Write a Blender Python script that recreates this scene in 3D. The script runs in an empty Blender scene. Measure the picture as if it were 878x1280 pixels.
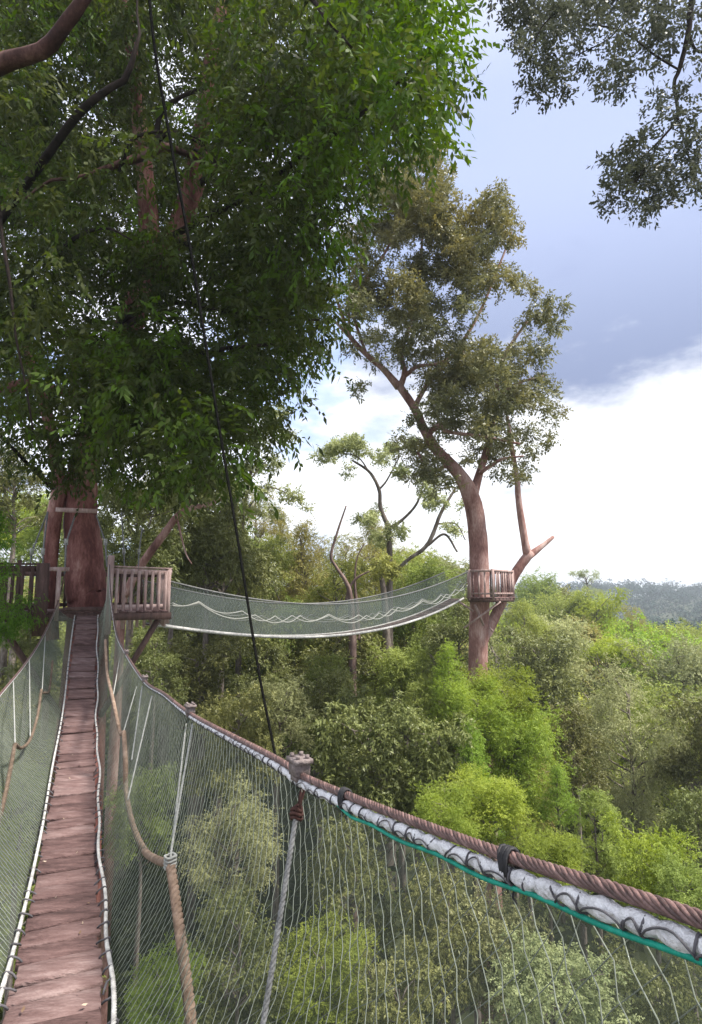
import bpy, math
import numpy as np
from mathutils import Vector

R = np.random.default_rng(11)
scene = bpy.context.scene
COL = scene.collection
EYE = 25.0
F = 750.0                       # focal length in photograph pixels (878 x 1280)
PITCH = math.atan(100 / F)
CP, SP = math.cos(PITCH), math.sin(PITCH)
FW = np.array([0, CP, SP]); UP = np.array([0, -SP, CP]); RT = np.array([1.0, 0, 0])
CAM = np.array([0, 0, EYE])


def ray(x, y):
    return FW * F + RT * (x - 439) + UP * (640 - y)


_d = ray(113, 740)
YAW = math.atan2(-_d[0], _d[1])
BD = np.array([-math.sin(YAW), math.cos(YAW), 0])      # along the near footbridge
BR = np.array([math.cos(YAW), math.sin(YAW), 0])       # to its right


def atz(x, y, Z):               # point seen at (x, y), Z metres ahead
    d = ray(x, y)
    return CAM + d * (Z / d[1])


def bw(u, v, z):                # footbridge coordinates -> world (z relative to the eye)
    return BD * u + BR * v + np.array([0, 0, EYE + z])


def project(p):
    q = np.asarray(p) - CAM
    dz = q @ FW
    return 439 + F * (q @ RT) / dz, 640 - F * (q @ UP) / dz


# ------------------------------------------------------------------ object helpers
def link(o, parent=None):
    COL.objects.link(o)
    if parent is not None:
        o.parent = parent
    return o


def tag(o, label=None, cat=None, group=None, kind=None):
    if label: o['label'] = label
    if cat: o['category'] = cat
    if group: o['group'] = group
    if kind: o['kind'] = kind
    return o


def empty(name, loc=(0, 0, 0)):
    o = bpy.data.objects.new(name, None)
    o.location = Vector([float(c) for c in loc])
    return link(o)


def np_mesh(name, verts, faces, mat, smooth=False, attr=None):
    me = bpy.data.meshes.new(name)
    verts = np.ascontiguousarray(verts, dtype=np.float32)
    faces = np.ascontiguousarray(faces, dtype=np.int32)
    n, k = faces.shape
    me.vertices.add(len(verts)); me.vertices.foreach_set('co', verts.ravel())
    me.loops.add(n * k); me.loops.foreach_set('vertex_index', faces.ravel())
    me.polygons.add(n)
    me.polygons.foreach_set('loop_start', np.arange(0, n * k, k, dtype=np.int32))
    if smooth:
        me.polygons.foreach_set('use_smooth', np.ones(n, dtype=bool))
    if attr is not None:
        a = me.attributes.new('tone', 'FLOAT', 'POINT')
        a.data.foreach_set('value', np.ascontiguousarray(attr, dtype=np.float32))
    me.materials.append(mat)
    me.update(calc_edges=True)
    me.validate()
    return me


class MB:
    """Collects quads, links them as one mesh object."""
    def __init__(self):
        self.v = []; self.f = []; self.n = 0

    def add(self, v, f):
        v = np.asarray(v, float); f = np.asarray(f, int)
        self.v.append(v); self.f.append(f + self.n); self.n += len(v)

    def box(self, c, half, ax=None):
        c = np.asarray(c, float)
        ax = np.eye(3) if ax is None else np.asarray(ax, float)
        s = np.array([[-1, -1, -1], [1, -1, -1], [1, 1, -1], [-1, 1, -1], [-1, -1, 1], [1, -1, 1], [1, 1, 1], [-1, 1, 1]], float)
        v = c + (s * np.asarray(half, float)) @ ax
        self.add(v, [[0, 3, 2, 1], [4, 5, 6, 7], [0, 1, 5, 4], [1, 2, 6, 5], [2, 3, 7, 6], [3, 0, 4, 7]])

    def bar(self, a, b, w, t, up=(0, 0, 1)):
        """a beam from a to b, w wide (sideways) and t thick (towards up)"""
        a = np.asarray(a, float); b = np.asarray(b, float)
        x = b - a; L = np.linalg.norm(x); x = x / L
        y = np.cross(np.asarray(up, float), x)
        if np.linalg.norm(y) < 1e-4:
            y = np.cross(np.array([0, 1.0, 0]), x)
        y /= np.linalg.norm(y); z = np.cross(x, y)
        self.box((a + b) / 2, (L / 2, w / 2, t / 2), np.array([x, y, z]))

    def tube(self, pts, rad, sides=6, closed=False, lump=0.0, rng=None):
        pts = np.asarray(pts, float); n = len(pts)
        rad = np.broadcast_to(np.asarray(rad, float), (n,))
        t = np.gradient(pts, axis=0) if not closed else np.roll(pts, -1, 0) - np.roll(pts, 1, 0)
        t /= np.linalg.norm(t, axis=1)[:, None] + 1e-12
        nrm = np.zeros_like(t)
        ref = np.array([0, 0, 1.0]) if abs(t[0][2]) < .9 else np.array([1.0, 0, 0])
        a = np.cross(t[0], ref); a /= np.linalg.norm(a)
        for i in range(n):
            a = a - t[i] * (a @ t[i]); a /= np.linalg.norm(a) + 1e-12
            nrm[i] = a
        bn = np.cross(t, nrm)
        ang = np.arange(sides) * 2 * math.pi / sides
        rr = rad[:, None] * np.ones(sides)
        if lump and rng is not None:
            rr = rr * (1 + lump * rng.normal(size=rr.shape))
        v = pts[:, None] + nrm[:, None] * (np.cos(ang)[None, :, None] * rr[..., None]) + bn[:, None] * (np.sin(ang)[None, :, None] * rr[..., None])
        v = v.reshape(-1, 3)
        f = []
        m = n if closed else n - 1
        i = np.arange(m)[:, None] * sides; j = ((np.arange(m)[:, None] + 1) % n) * sides
        k = np.arange(sides)[None]; k2 = (k + 1) % sides
        f = np.stack([i + k, i + k2, j + k2, j + k], -1).reshape(-1, 4)
        self.add(v, f)
        if not closed:                      # caps as quad fans through a centre vertex
            for e, flip in ((0, True), (n - 1, False)):
                base = self.n
                self.v.append(pts[e][None]); self.n += 1
                off = base - n * sides - (0 if e == 0 else 1)
                ring = off + e * sides + np.arange(sides)
                nx = np.roll(ring, -1)
                q = np.stack([ring, nx, np.full(sides, base), np.full(sides, base)], -1)
                tri = q[:, :3] if not flip else q[:, [1, 0, 2]]
                self.tri = getattr(self, 'tri', []); self.tri.append(tri)

    def build(self, name, mat, parent=None, smooth=False):
        v = np.concatenate(self.v); f = np.concatenate(self.f) if self.f else np.zeros((0, 4), int)
        tris = getattr(self, 'tri', [])
        me = bpy.data.meshes.new(name)
        tr = np.concatenate(tris) if tris else np.zeros((0, 3), int)
        nl = f.size + tr.size
        me.vertices.add(len(v)); me.vertices.foreach_set('co', v.astype(np.float32).ravel())
        me.loops.add(nl)
        me.loops.foreach_set('vertex_index', np.concatenate([f.ravel(), tr.ravel()]).astype(np.int32))
        me.polygons.add(len(f) + len(tr))
        ls = np.concatenate([np.arange(len(f)) * 4, len(f) * 4 + np.arange(len(tr)) * 3]).astype(np.int32)
        me.polygons.foreach_set('loop_start', ls)
        if smooth:
            me.polygons.foreach_set('use_smooth', np.ones(len(ls), dtype=bool))
        me.materials.append(mat)
        me.update(calc_edges=True); me.validate()
        return link(bpy.data.objects.new(name, me), parent)


def spline(pts, n):
    """Catmull-Rom through pts (k, d), n samples, even in index"""
    P = np.asarray(pts, float)
    P = np.vstack([2 * P[0] - P[1], P, 2 * P[-1] - P[-2]])
    k = len(P) - 3
    s = np.linspace(0, k, n); i = np.minimum(s.astype(int), k - 1); t = (s - i)[:, None]
    a, b, c, d = P[i], P[i + 1], P[i + 2], P[i + 3]
    return .5 * (2 * b + (c - a) * t + (2 * a - 5 * b + 4 * c - d) * t ** 2 + (3 * b - a - 3 * c + d) * t ** 3)


def resample(P, n):
    P = np.asarray(P, float)
    s = np.concatenate([[0], np.cumsum(np.linalg.norm(np.diff(P, axis=0), axis=1))])
    q = np.linspace(0, s[-1], n)
    return np.stack([np.interp(q, s, P[:, i]) for i in range(P.shape[1])], 1)


def length(P):
    return float(np.linalg.norm(np.diff(P, axis=0), axis=1).sum())


def frames(P):
    t = np.gradient(P, axis=0); t /= np.linalg.norm(t, axis=1)[:, None]
    n = np.zeros_like(t); a = np.cross(t[0], [0, 0, 1.0]); a /= np.linalg.norm(a)
    for i in range(len(P)):
        a = a - t[i] * (a @ t[i]); a /= np.linalg.norm(a); n[i] = a
    return t, n, np.cross(t, n)


def twisted(mb, P, rad, strands, pitch, per=10, sides=6):
    """laid rope: helical strands round the line P"""
    L = length(P); n = max(8, int(L / pitch * per))
    Q = resample(P, n); t, a, b = frames(Q)
    s = np.linspace(0, L, n)
    rs = rad * math.sin(math.pi / strands) / (1 + math.sin(math.pi / strands)) * 1.12
    rh = rad - rs
    for k in range(strands):
        ph = 2 * math.pi * (s / pitch + k / strands)
        mb.tube(Q + a * (np.cos(ph) * rh)[:, None] + b * (np.sin(ph) * rh)[:, None], rs, sides)
    if strands > 4:
        mb.tube(Q, rh, 6)


# ------------------------------------------------------------------ materials
def newmat(name):
    m = bpy.data.materials.new(name); m.use_nodes = True
    nt = m.node_tree; nt.nodes.clear()
    out = nt.nodes.new('ShaderNodeOutputMaterial')
    return m, nt, out


def N(nt, typ, **kw):
    n = nt.nodes.new(typ)
    for k, v in kw.items():
        setattr(n, k, v)
    return n


def ramp(nt, stops):
    r = N(nt, 'ShaderNodeValToRGB')
    e = r.color_ramp.elements
    while len(e) < len(stops): e.new(.5)
    for el, (p, c) in zip(e, stops):
        el.position = p; el.color = (*c, 1)
    return r


def surf_mat(name, stops, scale=8.0, rough=.75, bump=.3, detail=6, stretch=(1, 1, 1), island=0.0, spec=.3, bscale=None):
    m, nt, out = newmat(name)
    tc = N(nt, 'ShaderNodeTexCoord'); mp = N(nt, 'ShaderNodeMapping'); mp.inputs['Scale'].default_value = stretch
    nt.links.new(tc.outputs['Object'], mp.inputs[0])
    no = N(nt, 'ShaderNodeTexNoise'); no.inputs['Scale'].default_value = scale; no.inputs['Detail'].default_value = detail
    no.inputs['Roughness'].default_value = .65
    nt.links.new(mp.outputs[0], no.inputs['Vector'])
    fac = no.outputs['Fac']
    nf = N(nt, 'ShaderNodeTexNoise'); nf.inputs['Scale'].default_value = scale * 9; nf.inputs['Detail'].default_value = 6; nf.inputs['Roughness'].default_value = .75
    nt.links.new(mp.outputs[0], nf.inputs['Vector'])
    mf = N(nt, 'ShaderNodeMath', operation='MULTIPLY_ADD'); mf.inputs[1].default_value = .45; nt.links.new(nf.outputs['Fac'], mf.inputs[0])
    sf = N(nt, 'ShaderNodeMath', operation='SUBTRACT'); sf.inputs[1].default_value = .225; nt.links.new(fac, sf.inputs[0]); nt.links.new(sf.outputs[0], mf.inputs[2])
    fac = mf.outputs[0]
    if island:
        g = N(nt, 'ShaderNodeNewGeometry')
        ma = N(nt, 'ShaderNodeMath', operation='MULTIPLY_ADD')
        ma.inputs[1].default_value = island; nt.links.new(g.outputs['Random Per Island'], ma.inputs[0])
        s = N(nt, 'ShaderNodeMath', operation='SUBTRACT'); s.inputs[1].default_value = island / 2
        nt.links.new(fac, s.inputs[0]); nt.links.new(s.outputs[0], ma.inputs[2]); fac = ma.outputs[0]
    r = ramp(nt, stops); nt.links.new(fac, r.inputs[0])
    b = N(nt, 'ShaderNodeBsdfPrincipled'); b.inputs['Roughness'].default_value = rough
    b.inputs['Specular IOR Level'].default_value = spec
    nt.links.new(r.outputs[0], b.inputs['Base Color'])
    if bump:
        n2 = N(nt, 'ShaderNodeTexNoise'); n2.inputs['Scale'].default_value = bscale or scale * 3; n2.inputs['Detail'].default_value = 8
        nt.links.new(mp.outputs[0], n2.inputs['Vector'])
        bp = N(nt, 'ShaderNodeBump'); bp.inputs['Strength'].default_value = bump; bp.inputs['Distance'].default_value = .02
        nt.links.new(n2.outputs['Fac'], bp.inputs['Height']); nt.links.new(bp.outputs[0], b.inputs['Normal'])
    nt.links.new(b.outputs[0], out.inputs[0])
    return m


def leaf_mat(name, dark, light, tone_col=None, trans=.35, rough=.45, spec=.35, nscale=.35, objvar=.36):
    m, nt, out = newmat(name)
    g = N(nt, 'ShaderNodeNewGeometry'); tc = N(nt, 'ShaderNodeTexCoord')
    no = N(nt, 'ShaderNodeTexNoise'); no.inputs['Scale'].default_value = nscale; no.inputs['Detail'].default_value = 3
    nt.links.new(tc.outputs['Object'], no.inputs['Vector'])
    a = N(nt, 'ShaderNodeMath', operation='MULTIPLY_ADD'); a.inputs[1].default_value = .55
    nt.links.new(g.outputs['Random Per Island'], a.inputs[0])
    st = N(nt, 'ShaderNodeMapRange'); st.inputs[1].default_value = .3; st.inputs[2].default_value = .7
    st.inputs[3].default_value = -.05; st.inputs[4].default_value = .5
    nt.links.new(no.outputs['Fac'], st.inputs[0]); nt.links.new(st.outputs[0], a.inputs[2])
    r = ramp(nt, [(0, dark), (1, light)]); nt.links.new(a.outputs[0], r.inputs[0])
    col = r.outputs[0]
    if tone_col is not None:
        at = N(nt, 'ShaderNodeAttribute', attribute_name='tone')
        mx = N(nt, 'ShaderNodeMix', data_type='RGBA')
        nt.links.new(at.outputs['Fac'], mx.inputs[0]); nt.links.new(col, mx.inputs[6]); mx.inputs[7].default_value = (*tone_col, 1)
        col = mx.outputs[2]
    oi = N(nt, 'ShaderNodeObjectInfo'); hs = N(nt, 'ShaderNodeHueSaturation')
    mr = N(nt, 'ShaderNodeMapRange'); mr.inputs[3].default_value = 1 - objvar * .5; mr.inputs[4].default_value = 1 + objvar * .5
    mh = N(nt, 'ShaderNodeMapRange'); mh.inputs[3].default_value = .5 - .05 * objvar; mh.inputs[4].default_value = .5 + .05 * objvar
    mlt = N(nt, 'ShaderNodeMath', operation='MULTIPLY'); mlt.inputs[1].default_value = 7.31
    fr = N(nt, 'ShaderNodeMath', operation='FRACT')
    nt.links.new(oi.outputs['Random'], mlt.inputs[0]); nt.links.new(mlt.outputs[0], fr.inputs[0]); nt.links.new(fr.outputs[0], mh.inputs[0])
    nt.links.new(oi.outputs['Random'], mr.inputs[0])
    nt.links.new(mr.outputs[0], hs.inputs['Value']); nt.links.new(mh.outputs[0], hs.inputs['Hue'])
    nt.links.new(col, hs.inputs['Color'])
    b = N(nt, 'ShaderNodeBsdfPrincipled'); b.inputs['Roughness'].default_value = rough; b.inputs['Specular IOR Level'].default_value = spec
    tl = N(nt, 'ShaderNodeBsdfTranslucent')
    nt.links.new(hs.outputs[0], b.inputs['Base Color']); 
    hs2 = N(nt, 'ShaderNodeHueSaturation'); hs2.inputs['Saturation'].default_value = 1.15; hs2.inputs['Value'].default_value = 1.5; hs2.inputs['Hue'].default_value = .49
    nt.links.new(hs.outputs[0], hs2.inputs['Color']); nt.links.new(hs2.outputs[0], tl.inputs['Color'])
    ms = N(nt, 'ShaderNodeMixShader'); ms.inputs[0].default_value = trans
    nt.links.new(b.outputs[0], ms.inputs[1]); nt.links.new(tl.outputs[0], ms.inputs[2]); nt.links.new(ms.outputs[0], out.inputs[0])
    return m


def netting_mat(name, col, alpha):
    m, nt, out = newmat(name)
    tc = N(nt, 'ShaderNodeTexCoord')
    no = N(nt, 'ShaderNodeTexNoise'); no.inputs['Scale'].default_value = 1.1; no.inputs['Detail'].default_value = 4
    nt.links.new(tc.outputs['Object'], no.inputs['Vector'])
    mr = N(nt, 'ShaderNodeMapRange'); mr.inputs[1].default_value = .3; mr.inputs[2].default_value = .7
    mr.inputs[3].default_value = alpha * .75; mr.inputs[4].default_value = alpha * 1.25
    nt.links.new(no.outputs['Fac'], mr.inputs[0])
    d = N(nt, 'ShaderNodeBsdfDiffuse'); d.inputs[0].default_value = (*col, 1)
    t = N(nt, 'ShaderNodeBsdfTranslucent'); t.inputs[0].default_value = (*col, 1)
    m1 = N(nt, 'ShaderNodeMixShader'); m1.inputs[0].default_value = .5
    tr = N(nt, 'ShaderNodeBsdfTransparent')
    m2 = N(nt, 'ShaderNodeMixShader')
    nt.links.new(d.outputs[0], m1.inputs[1]); nt.links.new(t.outputs[0], m1.inputs[2])
    nt.links.new(mr.outputs[0], m2.inputs[0]); nt.links.new(tr.outputs[0], m2.inputs[1]); nt.links.new(m1.outputs[0], m2.inputs[2])
    nt.links.new(m2.outputs[0], out.inputs[0])
    return m


M = {
    'plank': surf_mat('weathered_red_wood', [(.2, (.06, .035, .033)), (.42, (.125, .074, .069)), (.6, (.185, .119, .111)), (.82, (.29, .21, .197))], 4, .8, .6, 10, (1.6, 5, 5), .3, .2, 16),
    'rail_wood': surf_mat('pinkish_hardwood', [(.25, (.19, .12, .105)), (.55, (.38, .27, .245)), (.8, (.56, .45, .42))], 5, .8, .4, 8, (3, 3, .6), .3),
    'dark_wood': surf_mat('dark_wet_wood', [(.25, (.035, .022, .02)), (.6, (.11, .065, .055)), (.85, (.2, .12, .1))], 5, .75, .4, 8, (3, 3, .6), .3),
    'bark': surf_mat('smooth_red_bark', [(.3, (.10, .05, .043)), (.46, (.22, .115, .098)), (.58, (.36, .225, .195)), (.72, (.5, .38, .34))], 1.6, .8, .6, 9, (1.6, 1.6, .5), 0, .2, 9),
    'bark_pale': surf_mat('pink_brown_bark', [(.3, (.13, .062, .053)), (.46, (.27, .145, .123)), (.58, (.41, .265, .23)), (.72, (.56, .43, .385))], 1.6, .8, .6, 9, (1.6, 1.6, .5), 0, .2, 9),
    'bark_maroon': surf_mat('maroon_bark', [(.3, (.045, .018, .016)), (.46, (.12, .045, .038)), (.58, (.22, .10, .085)), (.74, (.42, .27, .23))], 1.3, .8, .6, 9, (1.6, 1.6, .5), 0, .2, 9),
    'bark_dark': surf_mat('dark_red_bark', [(.3, (.02, .010, .009)), (.52, (.06, .028, .023)), (.75, (.15, .08, .066))], 1.8, .85, .6, 9, (1.6, 1.6, .5), 0, .2, 9),
    'bark_snag': surf_mat('brown_dead_bark', [(.3, (.06, .042, .038)), (.52, (.17, .115, .10)), (.75, (.34, .25, .22))], 2.5, .85, .6, 8, (1.6, 1.6, .5), 0, .2, 9),
    'bark_grey': surf_mat('grey_brown_bark', [(.3, (.06, .05, .042)), (.52, (.17, .14, .12)), (.75, (.34, .3, .27))], 2.5, .85, .6, 8, (1.6, 1.6, .5), 0, .2, 9),
    'twig': surf_mat('blackish_bark', [(.3, (.010, .008, .007)), (.7, (.036, .026, .022))], 6, .9, .3, spec=.08),
    'cable': surf_mat('rusty_steel_cable', [(.3, (.06, .034, .03)), (.55, (.15, .085, .075)), (.8, (.27, .17, .15))], 30, .55, .3, 6, (1, 1, 1), .3, .5),
    'black_cable': surf_mat('black_cable', [(.3, (.004, .004, .004)), (.7, (.010, .010, .009))], 20, 1, .1, spec=0),
    'white_rope': surf_mat('white_foam_rope', [(.3, (.5, .49, .5)), (.55, (.72, .71, .72)), (.8, (.82, .82, .82))], 25, .85, .9, 8, (1, 1, 1), 0, .2, 60),
    'pale_rope': surf_mat('pale_grey_rope', [(.3, (.24, .24, .22)), (.7, (.46, .46, .42))], 40, .85, .5),
    'edge_rope': surf_mat('worn_white_rope', [(.3, (.26, .25, .24)), (.55, (.5, .49, .47)), (.8, (.68, .67, .65))], 16, .85, .5),
    'grey_rope': surf_mat('grey_twisted_rope', [(.3, (.10, .10, .10)), (.7, (.25, .25, .245))], 30, .85, .5),
    'hemp': surf_mat('brown_hemp_rope', [(.3, (.13, .085, .058)), (.55, (.24, .168, .122)), (.8, (.38, .30, .235))], 18, .85, .6, 6, (1, 1, 1), .15),
    'hemp_shaded': surf_mat('shaded_hemp_rope', [(.3, (.07, .05, .035)), (.55, (.14, .10, .07)), (.8, (.24, .185, .14))], 18, .85, .6, 6, (1, 1, 1), .15),  # hemp darkened: shade on the left hand rope put into the colour
    'green_cord': surf_mat('teal_cord', [(.3, (.0, .17, .12)), (.7, (.015, .34, .24))], 30, .5, .1),
    'black': surf_mat('black_cord', [(.3, (.012, .012, .014)), (.7, (.035, .033, .035))], 30, .6, .2),
    'lacing': surf_mat('dark_grey_lacing', [(.3, (.05, .05, .055)), (.7, (.13, .12, .13))], 30, .8, .2),
    'clamp': surf_mat('grey_weathered_clamp', [(.3, (.10, .075, .07)), (.6, (.22, .18, .17)), (.8, (.34, .3, .29))], 22, .7, .5),
    'strand': surf_mat('pale_net_cord', [(.3, (.17, .19, .155)), (.7, (.33, .355, .29))], 12, .8, 0),
    'netting': netting_mat('grey_green_shade_netting', (.085, .098, .082), .36),
    'netting3': netting_mat('dense_grey_green_netting', (.20, .225, .185), .46),
    'netting2': netting_mat('grey_shade_netting', (.20, .235, .22), .40),
    'ground': surf_mat('leaf_litter_ground', [(.3, (.02, .025, .012)), (.6, (.05, .06, .025)), (.8, (.08, .09, .04))], .4, .95, .4),
    'dead_leaf': surf_mat('dead_leaf', [(.3, (.16, .10, .06)), (.7, (.42, .34, .26))], 3, .8, 0, 4, (1, 1, 1), .6),
}
LM = {
    'left': leaf_mat('deep_green_leaf', (0.022, 0.032, 0.010), (0.072, 0.088, 0.022), tone_col=(.085, .165, .016), trans=.38, rough=.55, spec=.14, objvar=0, nscale=.5),  # tone mixes in brighter green: backlit glow painted into the leaf colour
    'right': leaf_mat('olive_leaf', (.085, .098, .045), (.215, .22, .108), tone_col=(.215, .195, .07), trans=.3, objvar=0, nscale=.4),
    'bough': leaf_mat('grey_olive_leaf', (.045, .05, .035), (.10, .11, .07), trans=.25, objvar=0, nscale=.8),
    'lime': leaf_mat('lime_leaf', (0.131, 0.200, 0.033), (0.372, 0.462, 0.091), trans=.35, spec=.12, rough=.6),
    'yellow': leaf_mat('yellow_green_leaf', (0.172, 0.233, 0.036), (0.414, 0.472, 0.091), trans=.35, spec=.12, rough=.6),
    'grey': leaf_mat('dusty_grey_green_leaf', (0.176, 0.203, 0.085), (0.425, 0.443, 0.218), trans=.25, rough=.6, spec=.15),
    'dark': leaf_mat('dark_glossy_leaf', (0.076, 0.094, 0.028), (0.266, 0.276, 0.095), trans=.22, rough=.42, spec=.25),
    'mid': leaf_mat('mid_green_leaf', (0.124, 0.162, 0.039), (0.332, 0.373, 0.106), trans=.3, spec=.12, rough=.6),
    'olive': leaf_mat('brownish_olive_leaf', (0.140, 0.150, 0.046), (0.378, 0.353, 0.116), trans=.3, spec=.12, rough=.6),
    'bush': leaf_mat('fresh_green_leaf', (.05, .11, .014), (.15, .26, .04), trans=.4, spec=.2),
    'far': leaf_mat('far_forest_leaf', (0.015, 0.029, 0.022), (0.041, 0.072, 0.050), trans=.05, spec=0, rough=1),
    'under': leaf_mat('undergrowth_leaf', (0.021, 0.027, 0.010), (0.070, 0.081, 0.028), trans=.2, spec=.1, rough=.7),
}


# ------------------------------------------------------------------ leaves
def unit(v):
    return v / (np.linalg.norm(v, axis=-1, keepdims=True) + 1e-9)


def leaf_cloud(rng, centres, radii, nspray, K, L, W, droop=.3, twig=.5, flat=.75, fill=.45, tone=None, upbias=.25, tufts=0):
    """sprays of K leaves spread through clumps; each leaf one bent quad"""
    centres = np.asarray(centres, float); radii = np.asarray(radii, float)
    w = radii ** 2; cnt = np.maximum(3, (nspray * w / w.sum())).astype(int)
    idx = np.repeat(np.arange(len(centres)), cnt); n = len(idx)
    d = unit(rng.normal(size=(n, 3)) + np.array([0, 0, upbias]))
    rr = radii[idx] * rng.random(n) ** fill * (1 + .18 * rng.normal(size=n))
    if tufts:                                   # bunches of sprays rather than an even scatter
        tu = rng.integers(0, tufts, n)
        td = unit(rng.normal(size=(len(centres), tufts, 3)) + np.array([0, 0, upbias])) * (rng.random((len(centres), tufts, 1)) ** .4)
        d2 = td[idx, tu] + .30 * rng.normal(size=(n, 3))
        d = unit(d2); rr = radii[idx] * np.linalg.norm(d2, axis=1)
    p = centres[idx] + d * rr[:, None] * np.array([1, 1, flat])
    axis = unit(d + .7 * rng.normal(size=(n, 3)) + np.array([0, 0, -droop]))
    nz = unit(rng.normal(size=(n, 3)) * .55 + np.array([0, 0, 1.0]))
    side = unit(np.cross(axis, nz))
    s = (np.arange(K) / max(1, K - 1))[None, :] * twig * (.7 + .6 * rng.random((n, 1)))
    sg = np.where(np.arange(K) % 2 == 0, 1, -1)[None, :, None]
    base = p[:, None] + axis[:, None] * s[..., None]
    base[..., 2] -= droop * .35 * s ** 2 / max(twig, .01)
    ld = unit(axis[:, None] * .6 + side[:, None] * sg * .75 + .32 * rng.normal(size=(n, K, 3)) + np.array([0, 0, -droop]))
    nn = unit(nz[:, None] + .45 * rng.normal(size=(n, K, 3)))
    wd = unit(np.cross(ld, nn)); nn = np.cross(wd, ld)
    l = L * (.5 + .8 * rng.random((n, K, 1))); wv = W * (.7 + .5 * rng.random((n, K, 1)))
    a = base
    b = base + ld * l * .42 + wd * wv * .5 - nn * l * .04
    c = base + ld * l - nn * l * .16
    e = base + ld * l * .42 - wd * wv * .5 - nn * l * .04
    v = np.stack([a, b, c, e], 2).reshape(-1, 3)
    f = np.arange(len(v)).reshape(-1, 4)
    tn = None
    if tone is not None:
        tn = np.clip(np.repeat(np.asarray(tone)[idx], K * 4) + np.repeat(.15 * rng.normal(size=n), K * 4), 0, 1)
    return v, f, tn


def limb_pts(a, b, rng, n=6, wob=.08, sag=0.0):
    a = np.asarray(a, float); b = np.asarray(b, float); L = np.linalg.norm(b - a)
    k = np.linspace(0, 1, 4)[:, None]
    P = a + (b - a) * k
    P[1:3] += rng.normal(size=(2, 3)) * L * wob
    P[1:3, 2] += sag * L
    return spline(P, n)


# ------------------------------------------------------------------ ground
def ground_z(x, y):
    z = 1.2 * np.sin(x * .06 + 1) + 1.0 * np.sin(y * .075 + x * .03) + .4 * np.sin(x * .21) * np.cos(y * .19)
    ss = lambda e0, e1, t: (lambda q: q * q * (3 - 2 * q))(np.clip((t - e0) / (e1 - e0), 0, 1))
    z = .6 * z + np.interp(y, [-60, 0, 15, 25, 40, 60, 80, 100, 150, 240], [6, 7, 8, 9.5, 12, 14, 15, 13, 1, -4])
    h = 26 + 2.0 * np.sin(x * .012 - 1.6) + 1.5 * np.sin(x * .031) + 1.0 * np.sin(x * .07 + 2)
    z = z + (h - 4) * ss(330, 620, y) - 6 * ss(700, 1300, y)
    return z


def build_ground():
    ys = np.concatenate([np.linspace(-60, 120, 61), np.linspace(124, 700, 97)[0:], np.linspace(720, 2600, 30)])
    xs = np.concatenate([np.linspace(-2200, -220, 20), np.linspace(-200, 200, 101), np.linspace(220, 2200, 20)])
    X, Y = np.meshgrid(xs, ys)
    V = np.stack([X, Y, ground_z(X, Y)], -1).reshape(-1, 3)
    nx, ny = len(xs), len(ys)
    i = np.arange(ny - 1)[:, None] * nx + np.arange(nx - 1)[None]
    f = np.stack([i, i + 1, i + nx + 1, i + nx], -1).reshape(-1, 4)
    o = link(bpy.data.objects.new('ground', np_mesh('ground', V, f, M['ground'], True)))
    tag(o, kind='structure')


build_ground()

# ------------------------------------------------------------------ valley trees: one of each kind, then copies
PROTO = {}


def clumps_for(shape, rng):
    C, r = [], []
    if shape == 'dome':
        for _ in range(34):
            d = unit(rng.normal(size=3)); d[2] = rng.uniform(-.85, 1.0)
            C.append(np.array([0, 0, 10.2]) + d * np.array([3.3, 3.3, 4.3]) * (.75 + .3 * rng.random())); r.append(rng.uniform(1.0, 1.75))
    elif shape == 'feather':
        for _ in range(40):
            t = rng.random(); a = rng.random() * 6.28
            rad = 3.1 * math.sin(math.pi * min(1, .12 + .86 * (1 - t) ** .8)) * math.sqrt(rng.uniform(.3, 1))
            C.append(np.array([math.cos(a) * rad, math.sin(a) * rad, 5.0 + 10.0 * t])); r.append(rng.uniform(.7, 1.35))
    elif shape == 'cone':
        for k in range(44):
            t = (k / 43) ** .85; a = k * 2.4 + rng.normal() * .3
            rad = 3.4 * (1 - t) ** .8 * rng.uniform(.65, 1.05)
            C.append(np.array([math.cos(a) * rad, math.sin(a) * rad, 4.5 + 11.0 * t])); r.append((1.45 - .8 * t) * rng.uniform(.8, 1.1))
    elif shape == 'flat':
        for _ in range(28):
            a = rng.random() * 6.28; q = math.sqrt(rng.random()) * 4.4
            C.append(np.array([math.cos(a) * q, math.sin(a) * q, 14.6 - .07 * q * q + rng.normal() * .35])); r.append(rng.uniform(.8, 1.25))
    elif shape == 'shaggy':
        for _ in range(40):
            a = rng.random() * 6.28; t = rng.random()
            q = (1.4 + 2.6 * math.sin(math.pi * t ** .7)) * math.sqrt(rng.uniform(.25, 1))
            C.append(np.array([math.cos(a) * q + .8 * math.sin(t * 5), math.sin(a) * q, 4.5 + 10.5 * t])); r.append(rng.uniform(.75, 1.5))
    elif shape == 'sparse':
        for _ in range(17):
            a = rng.random() * 6.28; t = rng.random(); q = rng.uniform(1.2, 4.3) * (1.15 - .5 * t)
            C.append(np.array([math.cos(a) * q, math.sin(a) * q, 9 + 6.5 * t])); r.append(rng.uniform(.6, 1.05))
    return np.array(C), np.array(r)


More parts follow.
